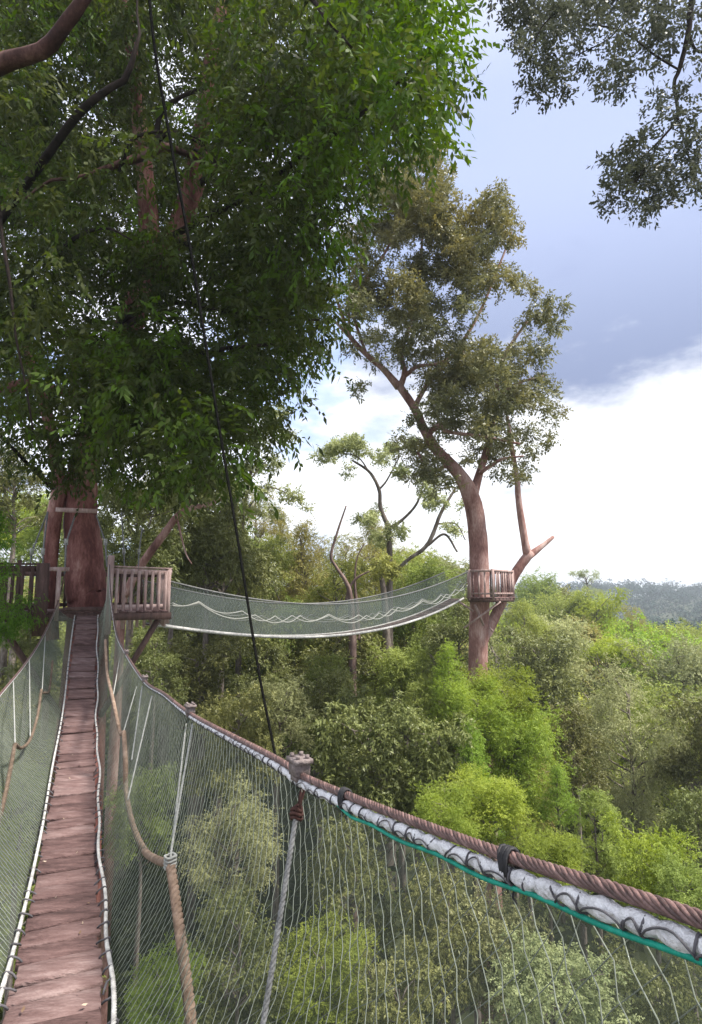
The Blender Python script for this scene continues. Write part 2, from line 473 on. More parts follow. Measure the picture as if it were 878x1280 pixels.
# kind: shape, leaf material, sprays, K, L, W, droop, twig, flat, bark, seed
KINDS = {
    'lime_dome': ('dome', 'lime', 3200, 9, .22, .085, .15, .55, .8, 'bark_grey', 1),
    'lime_cone': ('cone', 'lime', 2600, 9, .19, .07, .1, .5, .9, 'bark_grey', 2),
    'yellow_dome': ('dome', 'yellow', 2300, 9, .23, .10, .2, .5, .75, 'bark_grey', 3),
    'lime_flat': ('flat', 'yellow', 2300, 9, .20, .085, .15, .5, .6, 'bark_grey', 4),
    'grey_feather': ('feather', 'grey', 2500, 10, .20, .065, .55, .75, .8, 'bark_grey', 5),
    'grey_dome': ('dome', 'grey', 2300, 8, .24, .12, .3, .5, .75, 'bark_grey', 6),
    'dark_dome': ('dome', 'dark', 2100, 8, .30, .14, .4, .5, .75, 'bark_grey', 7),
    'dark_shaggy': ('shaggy', 'dark', 2300, 8, .27, .12, .45, .6, .8, 'bark_grey', 8),
    'mid_shaggy': ('shaggy', 'mid', 2400, 9, .23, .095, .35, .6, .8, 'bark_grey', 9),
    'mid_dome': ('dome', 'mid', 2400, 9, .23, .10, .3, .55, .8, 'bark_grey', 10),
    'olive_cone': ('cone', 'olive', 2600, 9, .20, .075, .3, .55, .85, 'bark_grey', 12),
    'olive_shaggy': ('shaggy', 'olive', 2400, 9, .21, .085, .35, .6, .8, 'bark_grey', 13),
    'pale_sparse': ('sparse', 'grey', 1000, 8, .2, .08, .3, .5, .65, 'bark_grey', 14),
    'bush': ('shaggy', 'bush', 2400, 9, .24, .085, .5, .6, .8, 'bark_grey', 15),
}
KNAME = {'lime_dome': 'bushy_tree', 'lime_cone': 'pointed_tree', 'yellow_dome': 'bushy_tree', 'lime_flat': 'umbrella_tree', 'grey_feather': 'feathery_tree',
         'grey_dome': 'round_tree', 'dark_dome': 'round_tree', 'dark_shaggy': 'shaggy_tree', 'mid_shaggy': 'shaggy_tree', 'mid_dome': 'round_tree',
         'olive_cone': 'conical_tree', 'olive_shaggy': 'shaggy_tree', 'pale_sparse': 'open_tree', 'bush': 'leafy_tree'}


def proto(kind):
    if kind in PROTO:
        return PROTO[kind]
    shape, leaf, ns, K, L, W, droop, twig, flat, bark, seed = KINDS[kind]
    rng = np.random.default_rng(100 + seed)
    C, r = clumps_for(shape, rng)
    v, f, _ = leaf_cloud(rng, C, r, int(ns * 1.4), K, L, W, droop, twig, flat, tufts=6)
    crown = np_mesh('crown', v, f, LM[leaf])
    mb = MB()
    top = C[:, 2].max() * .92
    T = spline([(0, 0, -14), (.1, 0, -4), (.15, -.1, 4), (-.15, .1, 8), (.1, 0, top)], 12)
    mb.tube(T, np.linspace(.4, .05, 12), 8, lump=.06, rng=rng)
    for c in C[rng.permutation(len(C))[:26]]:
        z0 = max(3.5, c[2] - 1.2 - .35 * np.hypot(c[0], c[1])); z0 = min(z0, top * .95)
        q = np.array([np.interp(z0, T[:, 2], T[:, 0]), np.interp(z0, T[:, 2], T[:, 1]), z0])
        mb.tube(limb_pts(q, c, rng, 7, .09), np.linspace(.09, .018, 7), 5)
    tr = mb.build('trunk', M[bark], None, True)
    tm = tr.data
    bpy.data.objects.remove(tr)
    rx = np.percentile(np.hypot(v[:, 0], v[:, 1]), 96); zt = np.percentile(v[:, 2], 99.5)
    PROTO[kind] = (crown, tm, rx, zt)
    return PROTO[kind]


LABELS = set()
PLACED = []          # (px, py_top, width_px, Z, phrase, x, y)


def plant(kind, px, ytop, wpx, Z, label, group=None, rot=None, name=None):
    crown, tm, rx, zt = proto(kind)
    p = atz(px, ytop, Z)
    gz = float(ground_z(p[0], p[1]))
    root = empty(name or KNAME[kind], (p[0], p[1], gz))
    sxy = wpx * Z / F / (2 * rx)
    sz = sxy * float(R.uniform(.9, 1.2))
    ky = float(R.uniform(.9, 1.1))
    root.rotation_euler = (0, 0, float(R.uniform(0, 6.28)) if rot is None else rot)
    t = link(bpy.data.objects.new('trunk', tm), root)
    c = link(bpy.data.objects.new('crown', crown), root)
    for q in (t, c):
        q.scale = (sxy, sxy * ky, sz); q.location = (0, 0, p[2] - gz - zt * sz)
    tag(root, label, 'tree', group)
    LABELS.add(label)
    PLACED.append((px, ytop, wpx, Z, label, p[0], p[1]))
    return root


GV = 'trees of the valley canopy'
NAMED = [
    # kind, px, ytop, width, Z, label
    ('lime_cone', 560, 806, 84, 18.6, 'pointed lime green tree right in front of the platform tree trunk'),
    ('lime_dome', 632, 836, 104, 19.2, 'bushy lime tree just right of the platform tree trunk base'),
    ('lime_dome', 596, 850, 92, 18.2, 'lime tree below the pointed lime tree near the platform trunk'),
    ('lime_dome', 640, 886, 110, 18.2, 'broad lime tree below the bushy lime tree right of the platform trunk'),
    ('lime_cone', 588, 905, 90, 16.8, 'lime tree with upright plumes beneath the platform trunk base'),
    ('mid_shaggy', 520, 850, 80, 18.8, 'fresh green tree left of the pointed lime green tree'),
    ('dark_dome', 545, 884, 110, 17.4, 'dark leafy tree under the pointed lime tree by the platform trunk'),
    ('lime_flat', 757, 798, 96, 48, 'flat bright yellow green umbrella crown in the middle of the valley'),
    ('grey_feather', 784, 834, 125, 27, 'tall dusty feathery tree with a visible pale trunk right of centre'),
    ('grey_dome', 838, 800, 120, 44, 'broad silvery grey crown at the right edge below the hills'),
    ('dark_dome', 876, 868, 100, 25, 'dark glossy tree cut by the right edge of the photo'),
    ('dark_shaggy', 870, 985, 80, 20, 'dark tree at the right edge beside the yellow bush'),
    ('mid_dome', 700, 738, 80, 68, 'round green tree on the skyline right of the far platform'),
    ('mid_shaggy', 655, 752, 80, 44, 'shaggy green tree just right of the far platform railing'),
    ('dark_dome', 672, 786, 96, 38, 'dark rounded tree between the platform trunk and the flat yellow crown'),
    ('grey_dome', 690, 770, 80, 46, 'pale grey green crown above the dark rounded tree by the platform trunk'),
    ('pale_sparse', 733, 712, 50, 92, 'lone open crowned tree standing tallest on the skyline'),
    ('mid_dome', 668, 716, 60, 84, 'rounded tree on the skyline directly behind the forked stub limb'),
    ('yellow_dome', 745, 738, 76, 66, 'olive yellow tree on the skyline left of the blue hills'),
    ('olive_shaggy', 786, 758, 60, 60, 'brown green tree with bare stems below the blue hills'),
    ('mid_dome', 858, 782, 90, 62, 'green canopy tree directly below the blue hills at the right'),
    ('lime_dome', 612, 962, 88, 15.5, 'feathery lime bush tree just above the handrail near the middle'),
    ('lime_dome', 558, 985, 76, 14, 'lime bush tree poking over the handrail right of the clamp'),
    ('lime_cone', 696, 958, 52, 17, 'small upright yellow green tree above the handrail'),
    ('lime_dome', 684, 1032, 84, 13, 'low lime bush tree just above the black cord tie'),
    ('yellow_dome', 812, 1030, 108, 14, 'brightest yellow bush tree above the handrail at the right'),
    ('mid_shaggy', 742, 985, 74, 17, 'mid green shaggy tree between the upright lime tree and yellow bush'),
    ('mid_dome', 858, 1075, 70, 12.5, 'green bush tree over the handrail at the right edge'),
    ('dark_dome', 462, 872, 150, 18, 'glossy dark leaved tree above the handrail clamp in the centre'),
    ('mid_shaggy', 402, 818, 92, 24, 'green tree below the middle of the sagging footbridge'),
    ('mid_dome', 500, 808, 90, 27, 'rounded green tree under the right half of the sagging footbridge'),
    ('olive_shaggy', 655, 905, 90, 20, 'brown olive tree between the lime trees below the far platform'),
    ('dark_shaggy', 716, 880, 80, 23, 'dark tree left of the tall feathery tree'),
    ('olive_cone', 352, 640, 92, 44, 'pointed olive tree against the sky behind the sagging footbridge'),
    ('olive_shaggy', 400, 672, 80, 48, 'brown olive tree right of the pointed olive tree'),
    ('mid_shaggy', 308, 655, 86, 36, 'green tree left of the pointed olive tree above the footbridge'),
    ('mid_dome', 262, 650, 90, 30, 'green tree right of the large trunk behind the footbridge'),
    ('olive_shaggy', 487, 660, 80, 46, 'olive brown tree behind the bare forked snag'),
    ('mid_dome', 540, 690, 70, 52, 'green tree left of the far platform above the footbridge'),
    ('dark_shaggy', 218, 640, 100, 24, 'dark tree right behind the near platform railing'),
    ('dark_dome', 250, 800, 110, 22, 'dark tree below the left end of the sagging footbridge'),
    ('dark_shaggy', 325, 800, 90, 28, 'dark tree under the sagging footbridge beside the black cable'),
    ('dark_dome', 300, 862, 110, 17, 'dark tree above the handrail left of the black cable'),
    ('dark_shaggy', 195, 790, 70, 20, 'dark tree below the near platform railing'),
    ('yellow_dome', 30, 612, 90, 30, 'sunlit yellow green tree left of the large trunk'),
    ('mid_shaggy', 5, 690, 70, 22, 'green tree behind the near platform at the left edge'),
    ('bush', -22, 628, 120, 9.6, 'bright green leafy tree at the left edge over the footbridge side'),
    ('dark_shaggy', 40, 770, 70, 13, 'dark fern like tree beside the left net of the footbridge'),
    ('olive_shaggy', 432, 668, 84, 41, 'olive tree behind the bare forked snag base and the footbridge'),
    ('mid_shaggy', 372, 692, 80, 38, 'green shaggy tree behind the left middle of the sagging footbridge'),
    ('mid_dome', 515, 684, 84, 40, 'green tree behind the right part of the sagging footbridge'),
    ('olive_cone', 465, 640, 70, 52, 'hazy olive tree rising behind the slender forked tree'),
    ('grey_dome', 565, 700, 80, 34, 'pale green tree just left of the far platform below its footbridge end'),
    ('olive_cone', 378, 655, 120, 36, 'broad olive tree filling the gap left of the bare forked snag'),
    ('mid_shaggy', 328, 672, 120, 31, 'broad green tree behind the black cable above the far footbridge'),
    ('olive_shaggy', 470, 680, 110, 35, 'broad olive tree right of the bare forked snag behind the footbridge'),
    ('mid_shaggy', 420, 702, 110, 31, 'green tree low behind the bare forked snag and the net'),
    ('mid_dome', 530, 700, 110, 33, 'broad green tree behind the far end of the sagging footbridge'),
    ('dark_shaggy', 282, 632, 130, 27, 'dark broad tree between the leaning limb and the black cable'),
    ('mid_shaggy', 352, 752, 120, 30, 'leafy green tree under the left part of the sagging footbridge'),
    ('dark_shaggy', 432, 768, 110, 29, 'dark leafy tree under the lowest point of the sagging footbridge'),
    ('mid_shaggy', 474, 760, 110, 32, 'green tree behind the thick pale trunk under the sagging footbridge'),
    ('mid_shaggy', 545, 764, 100, 29, 'green tree between the thick pale trunk and the platform tree'),
    ('dark_shaggy', 300, 735, 120, 33, 'dark leafy tree far behind the left end of the sagging footbridge'),
    ('olive_shaggy', 398, 722, 110, 37, 'olive tree showing through the middle net of the far footbridge'),
    ('mid_shaggy', 505, 722, 100, 37, 'green tree showing through the right half of the far footbridge net'),
    ('dark_shaggy', 572, 752, 80, 26.5, 'dark tree just left of the platform tree trunk under the far footbridge end'),
    ('dark_shaggy', 250, 715, 110, 29, 'dark tree showing through the left end of the far footbridge net'),
    ('dark_shaggy', 430, 838, 90, 22, 'dark shaded tree below the thick pale trunk and the footbridge'),
    ('grey_dome', 350, 850, 90, 20, 'pale green tree beside the lower end of the black cable'),
    ('dark_shaggy', 176, 545, 150, 20, 'tall dark tree whose crown fills the space right of the large trunk'),
    ('dark_dome', 262, 590, 120, 25, 'dark tree behind the leaning limb right of the large trunk'),
    ('mid_shaggy', 215, 600, 110, 31, 'green tree seen through the dark crowns right of the large trunk'),
    ('olive_shaggy', 320, 612, 76, 40, 'thin olive tree behind the black cable above the footbridge'),
    ('dark_shaggy', 24, 560, 90, 21, 'dark tree left of the large trunk behind the crossed stems'),
    ('mid_dome', 75, 610, 90, 26, 'green tree behind the second stem of the large trunk'),
    ('dark_dome', 130, 640, 110, 23, 'dark tree directly behind the large trunk and railing'),
    ('lime_dome', 405, 1165, 120, 12, 'lime tree low behind the near net at the bottom middle'),
    ('dark_shaggy', 440, 1020, 110, 14, 'dark tree behind the near net below the handrail clamp'),
    ('dark_shaggy', 560, 1085, 120, 13, 'dark tree behind the near net below the green cord'),
    ('grey_dome', 690, 1190, 150, 11, 'dusty grey green tree behind the near net below the black cord tie'),
    ('dark_dome', 820, 1190, 130, 11.5, 'dark tree behind the near net in the bottom right corner'),
    ('grey_feather', 290, 985, 110, 15, 'grey green tree behind the near net left of the grey hanging rope'),
    ('dark_shaggy', 300, 1120, 120, 12, 'dark tree behind the near net between both hanging ropes'),
    ('lime_dome', 205, 1195, 90, 11, 'lime tree behind the near net at the thick brown rope'),
    ('dark_dome', 500, 1200, 120, 11.5, 'dark bushy tree low behind the near net at the bottom edge'),
    ('mid_shaggy', 30, 960, 90, 12, 'green tree showing through the left net of the footbridge'),
    ('mid_dome', 180, 960, 80, 14, 'green tree showing through the right net near the walkway'),
    ('grey_dome', 620, 1120, 110, 13, 'pale tree behind the near net right of the dark one'),
]
for k, px, yt, w, Z, lab in NAMED:
    plant(k, px, yt, w, Z, lab, GV)

LANDMARKS = [(598, 800, 'platform tree trunk'), (757, 800, 'flat yellow crown'), (784, 880, 'tall feathery tree'), (838, 830, 'silvery grey crown'),
             (400, 790, 'sagging footbridge'), (633, 1073, 'black cord tie'), (375, 965, 'handrail clamp'), (735, 720, 'lone skyline tree'),
             (340, 900, 'black cable'), (812, 1050, 'yellow bush'), (352, 660, 'pointed olive tree'), (105, 700, 'large red trunk'), (840, 740, 'blue hills'),
             (615, 730, 'far platform'), (230, 800, 'near platform railing'), (433, 660, 'bare forked snag'), (460, 900, 'glossy dark tree'), (696, 980, 'upright lime tree')]
KTXT = {'lime_dome': 'lime bushy tree', 'lime_cone': 'lime pointed tree', 'yellow_dome': 'yellow green tree', 'lime_flat': 'flat topped yellow tree',
        'grey_feather': 'dusty feathery tree', 'grey_dome': 'dusty grey green tree', 'dark_dome': 'dark rounded tree', 'dark_shaggy': 'dark shaggy tree',
        'mid_shaggy': 'green shaggy tree', 'mid_dome': 'green rounded tree', 'olive_cone': 'olive pointed tree', 'olive_shaggy': 'olive shaggy tree', 'pale_sparse': 'open pale tree'}


def auto_label(kind, px, py, w):
    size = 'small' if w < 38 else ('large' if w > 75 else 'medium')
    lm = sorted(LANDMARKS, key=lambda q: (q[0] - px) ** 2 + (q[1] - py) ** 2)

    def rel(q, fine):
        dx, dy = px - q[0], py - q[1]
        far = ''
        if fine:
            d = math.hypot(dx, dy); far = 'just ' if d < 55 else ('' if d < 110 else 'well ')
        if abs(dx) > 1.6 * abs(dy): w_ = 'left of' if dx < 0 else 'right of'
        elif abs(dy) > 1.6 * abs(dx): w_ = 'above' if dy < 0 else 'below'
        else: w_ = ('above' if dy < 0 else 'below') + (' and left of' if dx < 0 else ' and right of')
        return far + w_ + ' the ' + q[2]
    base = size + ' ' + KTXT[kind]
    for fine in (False, True):
        for q in lm[:3]:
            s = base + ' ' + rel(q, fine)
            if s not in LABELS and len(s.split()) <= 16: return s
    for i in range(5):
        for j in range(i + 1, 6):
            s = base + ' ' + rel(lm[i], False).replace(' and ', ' ') + ', ' + rel(lm[j], False).replace(' and ', ' ')
            if s not in LABELS and len(s.split()) <= 16: return s
    return base + ' among the valley canopy'


def fill_trees():
    rows = [(8.5, 3.6), (11.5, 4), (15, 4.4), (19, 5), (23.5, 5.4), (28.5, 6), (34, 6.6), (40.5, 7.4), (48, 8.2), (57, 9.2), (67, 10.2), (79, 11.5), (92, 13), (108, 15)]
    kinds = ['lime_dome', 'yellow_dome', 'lime_dome', 'yellow_dome', 'lime_cone', 'grey_feather', 'grey_dome', 'dark_dome', 'dark_shaggy', 'mid_shaggy', 'mid_dome', 'olive_cone', 'olive_shaggy']
    for Z0, sp in rows:
        sp *= .88; half = .66 * Z0
        for x in np.arange(-half, half, sp):
            Z = Z0 + R.uniform(-.35, .35) * sp; xx = x + R.uniform(-.4, .4) * sp
            px = 439 + F * xx / Z
            if px < -60 or px > 930: continue
            if math.hypot(xx + 5.7, Z - 12.9) < 2.4: continue         # large tree
            if math.hypot(xx - 4.4, Z - 21) < 2.6: continue           # far platform tree
            if any(math.hypot(xx - q[5], Z - q[6]) < .42 * sp + .2 * q[2] * q[3] / F for q in PLACED): continue
            k = kinds[R.integers(len(kinds))]
            if px < 300: k = ['dark_dome', 'dark_shaggy', 'mid_shaggy', 'olive_shaggy', 'mid_dome'][R.integers(5)]
            rise = 0 if px > 300 else 3.5
            if Z < 14.5: k = ['dark_dome', 'dark_shaggy', 'grey_dome', 'dark_shaggy', 'mid_shaggy', 'grey_feather'][R.integers(6)]
            zt = np.interp(Z, [8, 15, 25, 40, 60, 80, 110], [13.5, 15, 17.2, 19.5, 21.6, 23.6, 24.6]) + R.normal() * .8 + rise
            y = 740 - F * (zt - EYE) / Z
            if px > 755 and Z > 45: y = max(y, 772 + R.uniform(0, 14))
            w = sp * R.uniform(1.2, 1.65) * F / Z
            plant(k, px, y, w, Z, auto_label(k, px, y, w), GV)


fill_trees()


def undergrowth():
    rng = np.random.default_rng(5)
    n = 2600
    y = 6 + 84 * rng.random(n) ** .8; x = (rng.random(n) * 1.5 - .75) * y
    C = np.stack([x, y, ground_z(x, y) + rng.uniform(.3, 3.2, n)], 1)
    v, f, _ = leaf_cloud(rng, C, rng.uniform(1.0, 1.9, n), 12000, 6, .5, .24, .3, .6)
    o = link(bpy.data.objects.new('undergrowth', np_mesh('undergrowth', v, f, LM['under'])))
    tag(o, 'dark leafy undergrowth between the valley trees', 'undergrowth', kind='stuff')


undergrowth()


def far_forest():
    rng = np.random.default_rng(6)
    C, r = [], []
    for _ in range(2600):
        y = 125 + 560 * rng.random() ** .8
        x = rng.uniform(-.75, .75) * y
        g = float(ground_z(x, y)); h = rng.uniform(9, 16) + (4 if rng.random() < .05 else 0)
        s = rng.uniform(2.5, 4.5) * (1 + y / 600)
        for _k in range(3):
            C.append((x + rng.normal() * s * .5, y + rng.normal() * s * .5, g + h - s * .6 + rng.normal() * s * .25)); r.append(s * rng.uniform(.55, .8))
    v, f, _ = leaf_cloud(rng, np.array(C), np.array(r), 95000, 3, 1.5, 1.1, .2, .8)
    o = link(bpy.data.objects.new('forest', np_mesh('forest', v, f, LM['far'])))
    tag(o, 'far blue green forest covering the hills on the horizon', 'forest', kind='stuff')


far_forest()


# ------------------------------------------------------------------ the large tree the near footbridge leads to
def px_tube(mb, pts, n, sides, rng=None, lump=.04):
    """pts: (px, py, Z, width_px)"""
    P = np.array([atz(a, b, z) for a, b, z, w in pts]); r = np.array([[w * z / F / 2] for a, b, z, w in pts])
    Q = spline(np.hstack([P, r]), n)
    mb.tube(Q[:, :3], np.maximum(Q[:, 3], .006), sides, lump=lump if rng is not None else 0, rng=rng)
    return Q[:, :3]


def inside(poly, x, y):
    c = False; n = len(poly)
    for i in range(n):
        (x1, y1), (x2, y2) = poly[i], poly[(i + 1) % n]
        if (y1 > y) != (y2 > y) and x < (x2 - x1) * (y - y1) / (y2 - y1) + x1: c = not c
    return c


def big_left_tree():
    rng = np.random.default_rng(21)
    bx, by = atz(108, 740, 12.9)[:2]
    gz = float(ground_z(bx, by))
    root = empty('canopy_tree', (bx, by, gz))
    inv = np.array([bx, by, gz])
    tag(root, 'huge red barked tree overhanging the left, its trunk rising behind the plank walkway', 'tree')
    mb = MB()
    base = np.array([bx, by, gz - .5])
    path = [(*base, 1.0), (*(base + (0, 0, 9)), .62)]
    for a, b, z, w in [(109, 800, 12.9, 50), (108, 740, 12.9, 47), (105, 690, 12.9, 44), (101, 645, 12.9, 39), (105, 590, 12.9, 37), (120, 530, 12.7, 36), (148, 450, 12.4, 35), (170, 385, 12.2, 34), (192, 335, 12.0, 34)]:
        p = atz(a, b, z); path.append((*p, w * z / F / 2))
    Q = spline(np.array(path), 60)
    mb.tube(Q[:, :3] - inv, Q[:, 3], 20, lump=.025, rng=rng)
    tr = mb.build('trunk', M['bark_maroon'], root, True)

    def limb(pts, n=14, sides=10, mat='bark_maroon', name='limb', parent=root):
        m = MB()
        P = np.array([(*(atz(a, b, z) - inv), w * z / F / 2) for a, b, z, w in pts]); q = spline(P, n)
        m.tube(q[:, :3], np.maximum(q[:, 3], .008), sides, lump=.04, rng=rng)
        return m.build(name, M[mat], parent, True)
    limb([(192, 345, 12.0, 32), (186, 270, 11.8, 26), (178, 180, 11.5, 22), (168, 90, 11.0, 18), (150, -60, 10.5, 12)])
    limb([(190, 345, 12.0, 32), (222, 290, 12.0, 30), (243, 225, 12.0, 29), (255, 150, 11.8, 22), (268, 50, 11.4, 18), (300, -80, 11, 10)])
    limb([(66, 800, 12.6, 16), (62, 730, 12.6, 17), (66, 660, 12.6, 19), (74, 600, 12.6, 17), (60, 520, 12.4, 14), (30, 430, 12, 9)], name='second_stem')
    # dark boughs in front of the crown
    limb([(-90, 130, 6.4, 24), (0, 80, 6.2, 23), (55, 62, 6.1, 21), (82, 30, 6, 19), (112, -10, 5.9, 16), (150, -60, 6, 10)], mat='bark_dark')
    limb([(-40, 330, 11, 10), (30, 235, 9.4, 11), (80, 166, 8.4, 11), (105, 135, 8, 11), (135, 112, 7.8, 9), (158, 98, 7.8, 9), (168, 65, 7.7, 6), (175, 40, 7.7, 4), (170, 0, 7.8, 3), (180, -30, 7.8, 2)], mat='twig')
    limb([(270, 208, 10.5, 5), (232, 192, 10, 9), (205, 183, 9.5, 12), (180, 195, 9.2, 13), (140, 208, 9, 9), (100, 222, 8.8, 6), (62, 226, 8.8, 4), (30, 250, 8.9, 2)], mat='bark_dark')
    limb([(196, 190, 9.5, 9), (200, 145, 9.4, 7), (225, 122, 9.3, 6), (262, 108, 9.2, 4)], mat='twig')
    limb([(222, 178, 9.8, 4), (250, 190, 9.8, 5), (275, 208, 9.8, 3)], mat='twig')
    limb([(400, 400, 9, 2), (330, 398, 9.4, 4), (262, 385, 10, 5), (225, 378, 10.8, 6), (180, 386, 11.4, 8), (150, 405, 11.8, 9), (142, 440, 12.2, 9)], mat='twig')
    limb([(440, 60, 7, 3), (405, 20, 7, 5), (385, -5, 7.2, 7), (300, -60, 8, 12)], mat='twig')
    limb([(-40, 520, 10, 3), (0, 545, 10.4, 4), (35, 580, 11.2, 4.5), (66, 610, 12.4, 6)], mat='twig')
    limb([(-40, 480, 11.5, 15), (0, 487, 11.6, 14), (40, 480, 11.8, 12), (110, 500, 12.3, 12)])
    limb([(120, 540, 12.6, 10), (180, 470, 11, 8), (260, 440, 9.8, 6), (340, 430, 9, 4)], mat='twig')
    limb([(205, 300, 12, 9), (300, 250, 10, 8), (400, 180, 8.8, 7), (480, 120, 8, 5), (540, 60, 7.5, 3)], mat='twig')
    limb([(215, 300, 12, 8), (300, 320, 10.4, 6), (380, 310, 9.4, 4), (430, 270, 9, 2)], mat='twig')
    for pts in ([(150, 215, 9.0, 7), (165, 175, 8.8, 5), (200, 165, 8.7, 4), (245, 172, 8.7, 3), (262, 190, 8.8, 2)], [(190, 186, 9.4, 6), (215, 165, 9.2, 4), (250, 180, 9.2, 3), (278, 212, 9.2, 2)],
                [(58, 330, 11.5, 8), (90, 300, 10, 6), (130, 285, 9, 4), (165, 300, 8.6, 2)], [(250, 230, 11.8, 9), (300, 180, 10, 6), (330, 120, 9, 4), (340, 50, 8.6, 2)],
                [(300, 180, 10, 5), (350, 170, 9, 3.5), (385, 190, 8.6, 2)], [(170, 400, 12, 8), (120, 425, 10.5, 5), (70, 415, 9.8, 3), (30, 395, 9.5, 2)], [(250, 385, 10, 4), (262, 350, 9.6, 3), (280, 335, 9.4, 2)],
                [(150, 465, 12, 7), (200, 500, 10.8, 5), (235, 545, 10.4, 3), (250, 590, 10.3, 2)]):
        limb(pts, mat='twig', sides=7)
    # crown
    poly = [(-60, -80), (540, -80), (560, -5), (566, 60), (548, 110), (528, 150), (498, 195), (452, 222), (440, 262), (405, 330), (412, 392), (395, 440),
            (362, 462), (350, 515), (312, 560), (290, 590), (240, 600), (200, 625), (150, 605), (110, 560), (60, 560), (20, 510), (-60, 500)]
    holes = [(62, 100, 30), (205, 75, 34), (222, 128, 30), (355, 55, 28), (120, 385, 34), (218, 398, 34), (182, 262, 26), (248, 205, 28), (292, 262, 20), (35, 430, 26), (70, 475, 26), (25, 310, 18),
             (105, 185, 20), (165, 402, 24), (290, 400, 18)]
    in_hole = lambda x, y, k=1.0: any(math.hypot(x - a, y - b) < q * k for a, b, q in holes)
    C, r, tone = [], [], []
    while len(C) < 300:
        x, y = rng.uniform(-60, 575), rng.uniform(-80, 630)
        if not inside(poly, x, y) or in_hole(x, y, 1.25): continue
        if 470 < y and x < 130 and rng.random() < .55: continue
        if y > 430 and rng.random() < .4: continue
        edge = min(math.hypot(x - a, y - b) for a, b in poly[1:19])
        Z = rng.uniform(7.4, 13.0) if y > 250 else rng.uniform(6.8 if x > 330 else 8.2, 13)
        if 95 < x < 290 and 60 < y < 430:
            if rng.random() < .38: continue
            Z = rng.uniform(12.6, 16.5) if rng.random() < .62 else rng.uniform(8.5, 11)
        rr = rng.uniform(.42, .85) * min(1, .55 + edge / 130)
        p = atz(x, y, Z)
        C.append(p - inv); r.append(rr)
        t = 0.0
        if x > 380 and y < 380: t = np.clip((x - 380) / 170, 0, 1) * rng.uniform(0, .9)  # painted backlight, rising towards the right edge of the crown
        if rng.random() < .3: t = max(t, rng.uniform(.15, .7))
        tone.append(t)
    for x, y, z, q in [(553, 75, 7, .3), (530, 40, 7, .45), (510, 90, 7, .5), (535, 120, 7, .3), (480, 60, 7.4, .6), (500, 160, 7.2, .38), (450, 190, 7.6, .45), (400, 230, 7.8, .5), (410, 290, 8, .45),
                       (385, 330, 8, .4), (380, 265, 7.8, .45), (440, 120, 7.6, .6), (165, 480, 9.8, .6), (190, 540, 9.8, .55), (150, 580, 10, .45), (210, 590, 10, .4), (180, 600, 10, .35), (120, 470, 9.6, .55), (235, 520, 10, .5)]:
        C.append(atz(x, y, z) - inv); r.append(q); tone.append(rng.uniform(.45, 1) if y < 400 else rng.uniform(.2, .6))  # right fringe clumps get the strongest painted backlight
    nb = 0
    while nb < 190:                         # boughs on the far side of the tree
        x, y = rng.uniform(-60, 440), rng.uniform(-60, 600)
        if not inside(poly, x + 25, y) or not inside(poly, x - 60, y) and x > 100 or in_hole(x, y, 1.1): continue
        if y > 440 and 40 < x < 140: continue
        C.append(atz(x, y, rng.uniform(13.3, 16.5)) - inv); r.append(rng.uniform(.75, 1.15)); tone.append(max(0, rng.normal() * .1)); nb += 1
    for x, y, z, q in ((202, 322, 10.4, .55), (178, 345, 10.4, .55), (215, 300, 10.4, .45), (150, 360, 10.6, .6), (165, 330, 10.6, .5), (195, 362, 10.4, .5), (205, 285, 10.8, .35), (195, 120, 10.5, .5), (150, 440, 10.2, .6), (118, 545, 10.6, .7), (135, 515, 10.4, .75), (150, 485, 10.2, .7), (100, 575, 10.8, .55), (128, 470, 10.4, .7), (60, 555, 10.8, .65), (105, 540, 10.5, .6), (158, 445, 10.2, .6), (105, 592, 11.4, .42), (112, 565, 11.3, .5), (122, 535, 11, .55), (138, 500, 11, .6), (150, 468, 10.8, .55), (70, 572, 11.2, .5), (58, 530, 11.2, .6), (78, 600, 11.4, .4),
                       (150, 425, 10.6, .5), (178, 440, 10.4, .5), (40, 345, 10.5, .8), (75, 370, 10.6, .8), (60, 420, 10.8, .8), (20, 400, 10.6, .8), (95, 430, 10.8, .7),
                       (215, 400, 10, .7), (235, 350, 10, .6), (260, 330, 10, .7), (140, 300, 10.6, .6), (120, 330, 10.6, .6), (30, 470, 11, .6), (100, 500, 11, .55)):
        C.append(atz(x, y, z) - inv); r.append(q); tone.append(max(0, rng.normal() * .12))
    for x, y in ((300, 420), (340, 400), (370, 380), (320, 470), (280, 470), (340, 340), (360, 440), (300, 520), (265, 540), (390, 410), (250, 480), (310, 380), (375, 330), (230, 450), (325, 500), (345, 470)):
        C.append(atz(x, y, rng.uniform(8.5, 11)) - inv); r.append(rng.uniform(.5, .75)); tone.append(max(0, rng.normal() * .15))
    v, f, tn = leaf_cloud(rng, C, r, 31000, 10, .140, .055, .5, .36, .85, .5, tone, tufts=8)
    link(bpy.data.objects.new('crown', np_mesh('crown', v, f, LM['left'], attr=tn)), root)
    return root


big_left_tree()


